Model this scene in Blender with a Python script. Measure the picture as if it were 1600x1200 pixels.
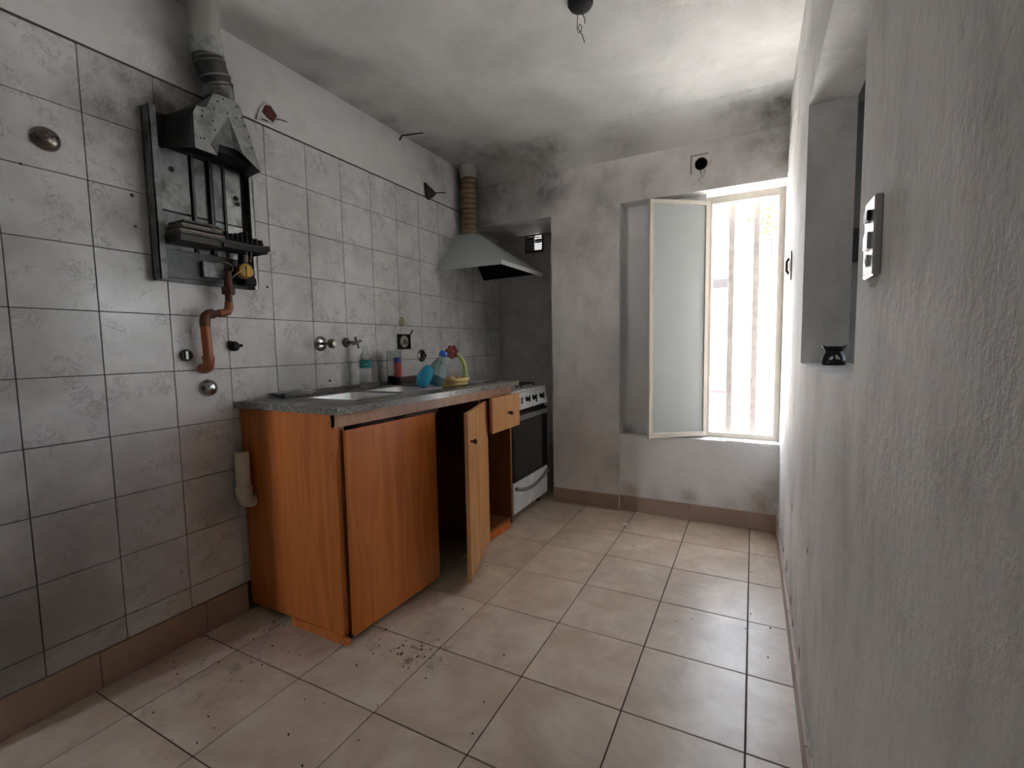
import bpy, bmesh, math, random
from mathutils import Vector, Matrix
random.seed(7)
SC = bpy.context.scene
COL = SC.collection
for o in list(bpy.data.objects): bpy.data.objects.remove(o)
PI = math.pi

# ------------------------------------------------------------------ camera
cam = bpy.data.cameras.new('camera'); co = bpy.data.objects.new('camera', cam); COL.objects.link(co)
cam.sensor_width = 36.0; cam.lens = 36.0 * 728.38 / 1600; cam.clip_start = 0.02
yaw, pit, rol = 0.4775, -0.0802, -0.01767
fw = Vector((-math.sin(yaw) * math.cos(pit), math.cos(yaw) * math.cos(pit), math.sin(pit)))
rt = Vector((math.cos(yaw), math.sin(yaw), 0)); up = rt.cross(fw)
r2 = rt * math.cos(rol) + up * math.sin(rol); u2 = -rt * math.sin(rol) + up * math.cos(rol)
M = Matrix.Identity(4)
for i in range(3): M[i][0] = r2[i]; M[i][1] = u2[i]; M[i][2] = -fw[i]
M.translation = (1.8325, 0.0270, 1.0667)
co.matrix_world = M
SC.camera = co

# ------------------------------------------------------------------ sky, sun, exposure
w = bpy.data.worlds.new('World'); SC.world = w; w.use_nodes = True
wn = w.node_tree.nodes; wn.clear()
sky = wn.new('ShaderNodeTexSky'); sky.sky_type = 'NISHITA'; sky.sun_disc = False
sky.sun_elevation = math.radians(52); sky.sun_rotation = math.radians(120); sky.air_density = 1.0; sky.dust_density = 3.0
bg = wn.new('ShaderNodeBackground'); bg.inputs['Strength'].default_value = 0.30
wo = wn.new('ShaderNodeOutputWorld')
hz = wn.new('ShaderNodeMix'); hz.data_type = 'RGBA'; hz.inputs[0].default_value = 0.6; hz.inputs[7].default_value = (3.1, 3.4, 3.7, 1)   # bright summer haze
w.node_tree.links.new(sky.outputs[0], hz.inputs[6]); w.node_tree.links.new(hz.outputs[2], bg.inputs[0]); w.node_tree.links.new(bg.outputs[0], wo.inputs[0])
sun = bpy.data.lights.new('sun', 'SUN'); sun.energy = 6.0; sun.angle = math.radians(0.53); sun.color = (1.0, 0.97, 0.93)
so = bpy.data.objects.new('sun', sun); COL.objects.link(so)
so.rotation_euler = Vector((-0.58, 0.12, -0.80)).to_track_quat('-Z', 'Y').to_euler()
so.location = (4, -3, 8)
def portal(loc, rot, sx, sy):
    l = bpy.data.lights.new('window_portal', 'AREA'); l.shape = 'RECTANGLE'; l.size = sx; l.size_y = sy
    l.cycles.is_portal = True
    o = bpy.data.objects.new('window_portal', l); COL.objects.link(o); o.location = loc; o.rotation_euler = rot
portal((1.775, 3.23, 1.2), (-PI / 2, 0, 0), 0.42, 1.45)
portal((-0.425, -1.67, 1.0), (PI / 2, 0, 0), 0.21, 2.0)
SC.view_settings.view_transform = 'Standard'; SC.view_settings.look = 'None'
SC.view_settings.gamma = 1.0; SC.view_settings.use_curve_mapping = False
SC.view_settings.exposure = 4.12
SC.cycles.max_bounces = 12; SC.cycles.diffuse_bounces = 6; SC.cycles.glossy_bounces = 4
SC.cycles.transmission_bounces = 8; SC.cycles.transparent_max_bounces = 8
SC.cycles.caustics_reflective = False; SC.cycles.caustics_refractive = False
SC.cycles.use_denoising = True

# ------------------------------------------------------------------ node helpers
class NT:
    def __init__(s, name):
        s.m = bpy.data.materials.new(name); s.m.use_nodes = True; s.t = s.m.node_tree; s.t.nodes.clear()
        s.out = s.t.nodes.new('ShaderNodeOutputMaterial')
    def n(s, k, **kw):
        x = s.t.nodes.new(k)
        for a, b in kw.items(): setattr(x, a, b)
        return x
    def l(s, a, b): s.t.links.new(a, b)
    def put(s, sock, v):
        if v is None: return
        if hasattr(v, 'is_output') or isinstance(v, bpy.types.NodeSocket): s.l(v, sock)
        else:
            if isinstance(v, (tuple, list)) and len(v) == 3 and sock.type == 'RGBA': v = (*v, 1)
            sock.default_value = v
    def pos(s): return s.n('ShaderNodeNewGeometry').outputs['Position']
    def obj(s): return s.n('ShaderNodeTexCoord').outputs['Object']
    def objrnd(s, amt=7.0):
        oi = s.n('ShaderNodeObjectInfo').outputs['Random']
        return s.vm('ADD', s.obj(), s.comb(s.ma('MULTIPLY', oi, amt), s.ma('MULTIPLY', oi, amt * 3.7), s.ma('MULTIPLY', oi, amt * 2.3)))
    def rnd(s): return s.n('ShaderNodeObjectInfo').outputs['Random']
    def comb(s, a, b, c):
        x = s.n('ShaderNodeCombineXYZ')
        for i, v in enumerate((a, b, c)): s.put(x.inputs[i], v)
        return x.outputs[0]
    def sep(s, v):
        x = s.n('ShaderNodeSeparateXYZ'); s.l(v, x.inputs[0]); return x.outputs
    def vm(s, op, a, b=None):
        x = s.n('ShaderNodeVectorMath', operation=op); s.put(x.inputs[0], a)
        if b is not None: s.put(x.inputs[1], b)
        return x.outputs['Value'] if op in ('DISTANCE', 'LENGTH') else x.outputs[0]
    def ma(s, op, a, b=None, clamp=False):
        x = s.n('ShaderNodeMath', operation=op); x.use_clamp = clamp; s.put(x.inputs[0], a)
        if b is not None: s.put(x.inputs[1], b)
        return x.outputs[0]
    def noise(s, v, scale, detail=4, rough=0.55, dist=0.0):
        x = s.n('ShaderNodeTexNoise'); s.l(v, x.inputs['Vector']); x.inputs['Scale'].default_value = scale
        x.inputs['Detail'].default_value = detail; x.inputs['Roughness'].default_value = rough; x.inputs['Distortion'].default_value = dist
        return x.outputs['Fac']
    def ramp(s, f, a, b, lo=0.0, hi=1.0):
        x = s.n('ShaderNodeMapRange', interpolation_type='SMOOTHSTEP'); s.put(x.inputs['Value'], f)
        for k, v in zip(('From Min', 'From Max', 'To Min', 'To Max'), (a, b, lo, hi)): x.inputs[k].default_value = v
        return x.outputs[0]
    def mix(s, f, a, b, mode='MIX'):
        x = s.n('ShaderNodeMix', data_type='RGBA', blend_type=mode); s.put(x.inputs['Factor'], f)
        s.put(x.inputs['A'] if False else x.inputs[6], a); s.put(x.inputs[7], b)
        return x.outputs[2]
    def scale(s, v, sc): return s.vm('MULTIPLY', v, sc)
    def blobs(s, p, L):
        tot = None
        for c, r, k in L:
            d = s.vm('DISTANCE', p, c); f = s.ramp(d, 0.0, r, k, 0.0)
            tot = f if tot is None else s.ma('MAXIMUM', tot, f)
        return tot
    def bump(s, h, st=0.3, dist=0.01):
        x = s.n('ShaderNodeBump'); s.l(h, x.inputs['Height']); x.inputs['Strength'].default_value = st; x.inputs['Distance'].default_value = dist
        return x.outputs[0]
    def bsdf(s, col, rough=0.6, metal=0.0, spec=0.5, normal=None, trans=0.0, ior=1.45, alpha=None, coat=0.0, sss=0.0):
        b = s.n('ShaderNodeBsdfPrincipled')
        s.put(b.inputs['Base Color'], col); s.put(b.inputs['Roughness'], rough); s.put(b.inputs['Metallic'], metal)
        s.put(b.inputs['Specular IOR Level'], spec); s.put(b.inputs['Transmission Weight'], trans); s.put(b.inputs['IOR'], ior)
        if alpha is not None: s.put(b.inputs['Alpha'], alpha)
        if coat: b.inputs['Coat Weight'].default_value = coat
        if normal is not None: s.l(normal, b.inputs['Normal'])
        s.l(b.outputs[0], s.out.inputs['Surface'])
        return s.m

def simple(name, col, rough=0.5, metal=0.0, spec=0.5, var=0.12, scale=30, coat=0.0):
    t = NT(name); p = t.objrnd(); n = t.noise(p, scale, 4)
    c = t.mix(n, tuple(v * (1 - var) for v in col), tuple(min(1, v * (1 + var)) for v in col))
    return t.bsdf(c, t.ramp(n, 0.2, 0.8, max(0.02, rough - 0.06), min(1, rough + 0.06)), metal, spec, coat=coat)

def plaster(name, base, grey, dark, blobs, amount=1.0, streak=(1, 1, 1), rough=0.75, zgrout=None, extra=None):
    t = NT(name); p = t.pos(); ps = t.scale(p, streak)
    n1 = t.noise(ps, 2.3, 5, 0.6, 0.3); n2 = t.noise(ps, 9.0, 6, 0.65); n3 = t.noise(ps, 40.0, 4, 0.6)
    c = t.mix(t.ramp(n1, 0.35, 0.7), base, grey)
    c = t.mix(t.ramp(n2, 0.45, 0.75, 0, 0.45 * amount), c, tuple(v * 0.72 for v in grey))
    c = t.mix(t.ramp(n3, 0.60, 0.8, 0, 0.30 * amount), c, tuple(v * 0.55 for v in grey))
    if extra: c = extra(t, p, c)
    if blobs:
        bl = t.blobs(p, blobs)
        nz = t.noise(p, 6.0, 6, 0.66, 0.25)
        k = t.ma('MULTIPLY', bl, t.ramp(nz, 0.30, 0.72, 0.15, 1.0), True)
        c = t.mix(k, c, dark)
    if zgrout is not None:
        z = t.sep(p)[2]
        c = t.mix(t.ramp(z, zgrout, zgrout + 0.001), (0.10, 0.085, 0.07), c)
    h = t.ma('ADD', t.ma('MULTIPLY', t.noise(t.scale(p, (1, 1, .8)), 26.0, 5, .6), 0.6), t.ma('MULTIPLY', t.noise(p, 90.0, 3, .6), 0.25))
    return t.bsdf(c, rough, spec=0.35, normal=t.bump(h, 0.36, 0.012))

MAT = {}
MOLD = (0.055, 0.045, 0.038)
MAT['plaster_left'] = plaster('plaster_left', (0.88, 0.88, 0.88), (0.82, 0.82, 0.82), MOLD,
    [((0, 2.60, 2.22), 0.45, 0.5), ((0, 1.05, 2.05), 0.35, 0.55), ((0.0, 2.85, 2.2), 0.4, 0.7), ((0, 2.5, 2.3), .22, .5)], 0.5, zgrout=2.0085)
MAT['ceiling'] = plaster('ceiling_plaster', (0.74, 0.735, 0.715), (0.60, 0.595, 0.575), MOLD,
    [((0.25, 2.70, 2.3), 0.38, 0.75), ((0.62, 2.85, 2.25), 0.34, 0.85), ((0.02, 2.45, 2.3), 0.28, 0.75), ((0.02, 2.75, 2.3), 0.4, 0.6), ((1.1, 2.9, 2.27), 0.30, 0.4),
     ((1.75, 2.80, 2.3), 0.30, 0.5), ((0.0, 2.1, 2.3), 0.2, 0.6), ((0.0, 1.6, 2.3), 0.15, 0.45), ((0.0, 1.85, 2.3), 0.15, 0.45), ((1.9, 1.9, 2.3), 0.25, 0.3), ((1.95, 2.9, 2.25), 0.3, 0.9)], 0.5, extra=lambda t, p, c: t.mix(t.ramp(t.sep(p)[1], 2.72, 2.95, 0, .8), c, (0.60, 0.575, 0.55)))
MAT['plaster_back'] = plaster('plaster_back', (0.80, 0.765, 0.75), (0.64, 0.605, 0.585), MOLD,
    [((0.15, 2.95, 2.1), 0.5, 0.75), ((0.62, 2.95, 2.15), 0.35, 0.8), ((0.85, 2.95, 1.7), 0.35, 0.45), ((1.0, 2.95, 1.95), 0.3, 0.5), ((1.9, 2.95, 2.1), 0.25, 0.8),
     ((1.25, 2.95, 2.02), 0.2, 0.45), ((1.6, 2.95, 2.0), 0.22, 0.4), ((1.97, 2.95, 0.16), 0.25, 0.8), ((1.2, 2.96, 0.13), 0.12, 0.6), ((1.5, 2.96, 0.15), 0.08, 0.6),
     ((1.75, 2.96, 0.14), 0.12, 0.4), ((1.085, 2.95, 0.3), 0.18, 0.5), ((0.3, 3.36, 1.0), 1.2, 0.25), ((0.3, 3.2, 1.9), 0.4, 0.6)], 0.9, (1, 1, 0.75))
MAT['niche_paint'] = plaster('niche_paint', (0.82, 0.81, 0.81), (0.75, 0.73, 0.72), (0.25, 0.18, 0.13),
    [((1.95, 2.96, 0.14), 0.25, 0.9), ((1.15, 2.96, 0.12), 0.12, 0.7), ((1.5, 2.96, 0.14), 0.09, 0.7), ((1.72, 2.96, 0.13), 0.09, 0.7), ((1.12, 3.04, 0.5), 0.07, 0.8), ((1.3, 2.96, 0.12), 0.1, 0.5)], 0.35)
MAT['plaster_right'] = plaster('plaster_right', (0.84, 0.83, 0.815), (0.66, 0.65, 0.635), (0.20, 0.17, 0.15),
    [((1.975, 2.0, 0.1), 0.35, 0.4), ((1.975, 1.4, 0.1), 0.25, 0.4), ((1.975, 2.6, 0.1), 0.2, 0.5), ((1.975, 2.6, 2.15), 0.25, 0.35), ((1.975, 2.9, 2.1), 0.25, 0.6), ((1.975, 1.0, 0.1), 0.2, 0.3)], 1.2, (1, 1, 0.6))
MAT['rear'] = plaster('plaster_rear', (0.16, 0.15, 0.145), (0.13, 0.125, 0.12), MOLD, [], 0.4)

def tile_wall():
    t = NT('marbled_wall_tile'); p = t.objrnd(9.0)
    n = t.noise(p, 6.0, 6, 0.65, 0.8); v = t.noise(p, 14.0, 8, 0.7, 2.2)
    c = t.mix(t.ramp(n, 0.35, 0.65), (0.83, 0.83, 0.835), (0.73, 0.73, 0.74))
    vein = t.ramp(t.ma('ABSOLUTE', t.ma('SUBTRACT', v, 0.53)), 0.0, 0.035, 1.0, 0.0)
    msk = t.ramp(t.noise(p, 9.0, 3), 0.47, 0.62)
    c = t.mix(t.ma('MULTIPLY', t.ma('MULTIPLY', vein, msk), 0.75), c, (0.31, 0.31, 0.325))
    bp = t.pos()
    d = t.noise(bp, 3.0, 5, 0.6, 0.3); c = t.mix(t.ramp(d, 0.45, 0.75, 0, 0.4), c, (0.33, 0.30, 0.27))
    bl = t.blobs(bp, [((0, 1.0, 1.94), 0.30, 1.0), ((0, 0.84, 1.80), 0.26, 0.7), ((0, 0.86, 1.5), 0.18, 0.4), ((0, 3.0, 1.75), 0.45, 0.55), ((0, 3.2, 1.3), 0.30, 0.5), ((0, 1.9, 0.87), 0.14, 0.5), ((0, 0.86, 1.35), 0.2, 0.35)])
    c = t.mix(t.ma('MULTIPLY', bl, t.ramp(t.noise(bp, 8.0, 5, .65), 0.3, 0.65, 0.3, 1.0)), c, (0.09, 0.065, 0.05))
    gr = t.blobs(bp, [((0, 0.45, 0.35), 1.05, 0.95), ((0, 0.35, 1.1), .8, .7)])  # shade over the lower left wall, painted into the tile colour
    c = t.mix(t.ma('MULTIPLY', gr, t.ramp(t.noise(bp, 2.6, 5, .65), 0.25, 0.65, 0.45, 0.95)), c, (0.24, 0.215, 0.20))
    s1 = t.blobs(bp, [((0, 2.175, 1.222), 0.055, 1.0)])
    c = t.mix(t.ma('MULTIPLY', t.ramp(s1, 0.35, 0.5), t.ramp(t.noise(bp, 30, 3), .35, .55)), c, (0.42, 0.33, 0.20))
    dots = t.blobs(bp, [((0, .863, 1.586), .009, 1), ((0, .865, 1.486), .008, 1), ((0, .6, 1.60), .006, 1), ((0, .71, 1.64), .004, 1), ((0, 1.633, .916), .010, 1), ((0, 1.615, 1.0), .007, 1), ((0, 1.33, 1.335), .008, 1), ((0, .95, 1.77), .005, 1)])
    c = t.mix(t.ramp(dots, 0.2, 0.3), c, (0.02, 0.018, 0.016))
    rr = t.ramp(d, 0.3, 0.7, 0.22, 0.45)
    return t.bsdf(c, rr, spec=0.45, normal=t.bump(n, 0.06, 0.01))
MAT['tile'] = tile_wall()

def tile_floor():
    t = NT('beige_floor_tile'); p = t.objrnd(9.0); bp = t.pos()
    n = t.noise(p, 5.0, 6, 0.62, 0.5); n2 = t.noise(p, 22.0, 5, 0.65)
    c = t.mix(t.ramp(n, 0.3, 0.7), (0.70, 0.59, 0.46), (0.52, 0.40, 0.29))
    c = t.mix(t.ramp(n2, 0.5, 0.8, 0, 0.4), c, (0.45, 0.34, 0.245))
    c = t.mix(t.ma('MULTIPLY', t.rnd(), 0.15), c, (0.42, 0.34, 0.27))
    g = t.noise(bp, 2.2, 5, 0.65, 0.4)
    c = t.mix(t.ramp(g, 0.48, 0.75, 0, 0.5), c, (0.27, 0.21, 0.16))
    bl = t.blobs(bp, [((0.82, 1.25, 0), 0.20, 1.0), ((0.84, 1.28, 0), 0.08, 1.0), ((0.60, 1.23, 0), 0.20, 0.6), ((0.20, 1.0, 0), 0.40, 0.75), ((0.31, 0.78, 0), 0.3, 0.45), ((1.9, 2.9, 0), 0.16, 0.8), ((1.9, 1.8, 0), 0.1, 0.5), ((0.72, 1.5, 0), .16, .4), ((1.9, 1.3, 0), .12, .35)])
    nz = t.noise(bp, 16.0, 7, 0.75, 0.5)
    c = t.mix(t.ma('MULTIPLY', bl, t.ramp(nz, 0.50, 0.70, 0, .9)), c, (0.06, 0.05, 0.042))
    vo = t.n('ShaderNodeTexVoronoi'); t.l(bp, vo.inputs['Vector']); vo.inputs['Scale'].default_value = 7.0
    sp = t.ma('MULTIPLY', t.ramp(vo.outputs['Distance'], 0.02, 0.055, 1, 0), t.ramp(t.noise(bp, 3.1, 2), .5, .6))
    c = t.mix(sp, c, (0.06, 0.05, 0.04))
    return t.bsdf(c, t.ma('ADD', 0.33, t.ma('MULTIPLY', t.rnd(), .06)), spec=0.5, normal=t.bump(n2, 0.08, 0.008))
MAT['floor'] = tile_floor()
def skirt_mat():
    t = NT('skirting_tile'); p = t.objrnd(5.0); n = t.noise(p, 8, 5, .6)
    c = t.mix(n, (0.42, 0.30, 0.225), (0.33, 0.235, 0.175))
    return t.bsdf(c, 0.4)
MAT['skirt'] = skirt_mat()
MAT['grout'] = simple('grout', (0.085, 0.058, 0.042), 0.9, var=0.3)
def wood_mat(name, a, b):
    t = NT(name); p = t.objrnd(3.0)
    ps = t.scale(p, (9.0, 9.0, 0.9)); n = t.noise(ps, 2.2, 5, 0.55, 1.2); f = t.noise(t.scale(p, (60, 60, 2.0)), 3.0, 4)
    c = t.mix(t.ramp(n, 0.3, 0.7), a, b); c = t.mix(t.ramp(f, 0.5, 0.75, 0, 0.35), c, tuple(v * 0.6 for v in b))
    chips = t.ramp(t.noise(p, 60, 2), 0.77, 0.79); c = t.mix(t.ma('MULTIPLY', chips, .6), c, (0.6, 0.42, 0.25))
    return t.bsdf(c, t.ramp(n, .3, .7, .32, .45), spec=0.45)
MAT['wood'] = wood_mat('beech_laminate', (0.56, 0.172, 0.036), (0.43, 0.116, 0.022))
MAT['wood_lit'] = wood_mat('beech_laminate_lit', (0.54, 0.27, 0.10), (0.45, 0.21, 0.072))  # lighter copy: window light on ajar door and drawer painted into the laminate
MAT['wood_inside_shade'] = wood_mat('beech_laminate_inside_shade', (0.22, 0.078, 0.026), (0.16, 0.056, 0.019))  # darker copy: shade inside the cabinet painted into the laminate
def granite():
    t = NT('speckled_granite'); p = t.obj()
    n = t.noise(p, 160, 3, .7); n2 = t.noise(p, 70, 4, .7)
    c = t.mix(t.ramp(n, .40, .6), (0.07, 0.066, 0.055), (0.28, 0.27, 0.235)); c = t.mix(t.ramp(n2, .58, .7), c, (0.04, 0.04, 0.036))
    d = t.noise(p, 5, 4); c = t.mix(t.ramp(d, .45, .7, 0, .55), c, (0.12, 0.105, 0.09))
    return t.bsdf(c, t.ramp(d, .3, .7, .18, .45), spec=.5)
MAT['granite'] = granite()
def galv(name='galvanised_sheet', k=1.0, dirt=0.5):
    t = NT(name); p = t.objrnd(2.0); vo = t.n('ShaderNodeTexVoronoi'); t.l(p, vo.inputs['Vector']); vo.inputs['Scale'].default_value = 55
    sp = t.sep(vo.outputs['Color'])[0]
    c = t.mix(sp, tuple(k * v for v in (0.40, 0.42, 0.42)), tuple(k * v for v in (0.56, 0.58, 0.58)))
    n = t.noise(p, 12, 6, .65); c = t.mix(t.ramp(n, .5, .72, 0, dirt), c, (0.10, 0.085, 0.07))
    return t.bsdf(c, t.ramp(n, .3, .7, .38, .6), 0.75, normal=t.bump(n, .15, .01))
MAT['galv'] = galv('galvanised_sheet', .52, .8); MAT['galv_bright'] = galv('galvanised_sheet_clean', .95, .5); MAT['galv_dark'] = galv('sooty_sheet', 0.20, .9)
MAT['soot'] = simple('soot_black', (0.012, 0.011, 0.012), 0.7)
MAT['black'] = simple('black_plastic', (0.014, 0.014, 0.015), 0.4)
MAT['dark_metal'] = simple('dark_metal', (0.06, 0.055, 0.05), 0.45, 0.6)
MAT['chrome'] = simple('worn_chrome', (0.42, 0.41, 0.40), 0.22, 1.0, var=.25)
MAT['chrome_dark'] = simple('tarnished_chrome', (0.20, 0.17, 0.15), 0.3, 1.0, var=.3)
MAT['steel'] = simple('stainless_steel', (0.80, 0.81, 0.83), 0.34, 0.7)
MAT['brass'] = simple('old_brass', (0.42, 0.26, 0.07), 0.42, 0.85, var=.25)
MAT['copper'] = simple('orange_brown_pipe', (0.36, 0.115, 0.042), 0.38, 0.15, var=.3, scale=14, coat=.2)
MAT['rust'] = simple('dark_brown_fitting', (0.13, 0.055, 0.035), 0.55, 0.2, var=.35)
MAT['alu_duct'] = simple('ribbed_foil_duct', (0.26, 0.195, 0.12), 0.40, 0.7, var=.12)
MAT['white_enamel'] = simple('white_enamel', (0.72, 0.73, 0.75), 0.25, var=.05, scale=8)
MAT['hood_paint'] = simple('grey_white_painted_sheet', (0.60, 0.635, 0.635), 0.34, var=.06, scale=6)
MAT['hood_lip_lit'] = simple('white_hood_lip_lit', (0.88, 0.89, 0.90), 0.35, var=.05)  # window light on the front lip painted in as a brighter white
MAT['oven_glass'] = simple('dark_oven_glass', (0.018, 0.018, 0.017), 0.12, spec=.5)
MAT['grey_trim'] = simple('grey_trim', (0.20, 0.20, 0.20), 0.4)
MAT['knob_wood'] = simple('red_brown_knob', (0.15, 0.035, 0.022), 0.3, coat=.3)
MAT['pvc'] = simple('cream_pvc', (0.62, 0.55, 0.44), 0.4, var=.12)
MAT['cream'] = simple('cream_window_paint', (0.66, 0.61, 0.53), 0.45, var=.12, scale=25)
MAT['bar_paint_bloom'] = simple('worn_bar_paint_bloom', (0.74, 0.68, 0.64), 0.6, var=.3, scale=25)  # pale tone puts lens bloom into the bar colour
MAT['white_plaster_chip'] = simple('white_plaster_chip', (0.72, 0.71, 0.68), 0.85)
MAT['brick_red'] = simple('red_brown_brick', (0.17, 0.055, 0.045), 0.9, var=.3)
MAT['grey_patch'] = simple('grey_cut_plaster', (0.30, 0.27, 0.25), 0.9)
MAT['flue_paint'] = simple('dull_painted_flue', (0.50, 0.49, 0.46), 0.6, .15, var=.15, scale=10)
MAT['grey_collar'] = simple('dirty_plaster_collar', (0.46, 0.43, 0.40), 0.85, var=.3)
MAT['strip_metal'] = simple('brownish_burner_metal', (0.20, 0.155, 0.12), 0.4, 0.7, var=.35)
MAT['wood_faded'] = wood_mat('faded_laminate', (0.46, 0.26, 0.155), (0.38, 0.20, 0.11))
MAT['wire'] = simple('dark_wire', (0.03, 0.027, 0.025), 0.6)
MAT['wire_pale'] = simple('pale_wire', (0.45, 0.40, 0.33), 0.6)
MAT['white_plastic'] = simple('white_plastic', (0.70, 0.70, 0.70), 0.3, var=.05)
MAT['plate_plastic'] = simple('old_switch_plastic', (0.45, 0.42, 0.42), 0.22, var=.08)
MAT['red'] = simple('red_plastic', (0.40, 0.055, 0.045), 0.4)
MAT['coral'] = simple('coral_red_petal', (0.27, 0.05, 0.035), 0.5, var=.2)
MAT['blue_band'] = simple('blue_label', (0.03, 0.05, 0.25), 0.4)
MAT['blue_cap'] = simple('blue_cap', (0.015, 0.12, 0.55), 0.35)
MAT['green_stem'] = simple('lime_green_stem', (0.45, 0.55, 0.16), 0.45)
MAT['yellow'] = simple('yellow_dish', (0.62, 0.45, 0.17), 0.5, var=.15)
MAT['sponge'] = simple('tan_sponge', (0.50, 0.34, 0.22), 0.9, var=.25, scale=60)
MAT['brown_board'] = simple('dark_brown_board', (0.10, 0.065, 0.05), 0.6, var=.25)
def teal_label():
    t = NT('teal_label'); p = t.obj(); n = t.noise(t.scale(p, (1, 1, 1.6)), 60, 3)
    return t.bsdf(t.mix(t.ramp(n, .56, .62), (0.0, 0.28, 0.30), (0.45, 0.62, 0.62)), .35)
MAT['teal'] = teal_label()
def red_label():
    t = NT('red_label'); p = t.obj(); n = t.noise(t.scale(p, (1, 1, 1.4)), 45, 3)
    return t.bsdf(t.mix(t.ramp(n, .60, .66), (0.42, 0.045, 0.035), (0.6, 0.45, 0.4)), .4)
MAT['red_label'] = red_label()
def clear(name, col, rough=.06, ior=1.12, alpha=None):
    t = NT(name); p = t.obj(); n = t.noise(p, 14, 3)
    return t.bsdf(t.mix(n, col, tuple(v * .94 for v in col)), rough, trans=1.0, ior=ior, spec=.6, normal=t.bump(n, .12, .01))
MAT['clear'] = clear('clear_plastic', (0.90, 0.93, 0.93), .08, 1.22)
MAT['clear_glass'] = clear('jar_glass', (0.82, 0.86, 0.84), .05, 1.2)
def petb():
    t = NT('bluish_plastic'); n = t.noise(t.obj(), 14, 3)
    return t.bsdf(t.mix(n, (0.58, 0.80, 0.84), (0.66, 0.86, 0.88)), .10, trans=.80, ior=1.15, spec=.7, normal=t.bump(n, .2, .01))
MAT['pet_blue'] = petb()
def liquid():
    t = NT('blue_liquid'); n = t.noise(t.obj(), 10, 3)
    return t.bsdf(t.mix(n, (0.06, 0.48, 0.70), (0.03, 0.38, 0.60)), .12, trans=.45, ior=1.25, spec=.7)
MAT['liquid'] = liquid()
def foil():
    t = NT('crumpled_film'); n = t.noise(t.obj(), 40, 5, .6)
    return t.bsdf((0.72, 0.73, 0.73), .25, .0, normal=t.bump(n, .8, .02))
MAT['foil'] = foil()
def frosted():
    t = NT('frosted_window_glass'); p = t.obj(); n = t.noise(p, 160, 3)
    a = t.n('ShaderNodeBsdfPrincipled'); a.inputs['Base Color'].default_value = (0.66, 0.695, 0.69, 1); a.inputs['Roughness'].default_value = .35
    a.inputs['Transmission Weight'].default_value = .35; a.inputs['IOR'].default_value = 1.3
    t.l(t.bump(n, .2, .003), a.inputs['Normal']); t.l(a.outputs[0], t.out.inputs[0]); return t.m
MAT['frosted'] = frosted()
MAT['ground'] = simple('pale_paving', (0.75, 0.73, 0.69), 0.85, var=.1, scale=3)
MAT['ext_white'] = simple('white_render', (0.78, 0.77, 0.75), 0.85, var=.06, scale=3)
MAT['ext_brown'] = simple('brown_lattice', (0.013, 0.010, 0.010), 0.8)
MAT['ext_grey'] = simple('grey_metal', (0.018, 0.018, 0.02), 0.6)
MAT['ext_pink'] = simple('pink_plastic', (0.13, 0.06, 0.07), 0.6)
MAT['bark'] = simple('bark', (0.12, 0.08, 0.05), 0.9)
def leafm():
    t = NT('sunlit_leaf'); r = t.noise(t.pos(), 6, 3)
    b = t.n('ShaderNodeBsdfPrincipled'); t.l(t.mix(t.ramp(r, .35, .65), (0.016, 0.032, 0.006), (0.052, 0.055, 0.010)), b.inputs['Base Color']); b.inputs['Roughness'].default_value = .6
    tr = t.n('ShaderNodeBsdfTranslucent'); tr.inputs[0].default_value = (0.06, 0.075, 0.010, 1)
    mx = t.n('ShaderNodeMixShader'); mx.inputs[0].default_value = .35; t.l(b.outputs[0], mx.inputs[1]); t.l(tr.outputs[0], mx.inputs[2]); t.l(mx.outputs[0], t.out.inputs[0]); return t.m
MAT['leaf'] = leafm()

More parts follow.
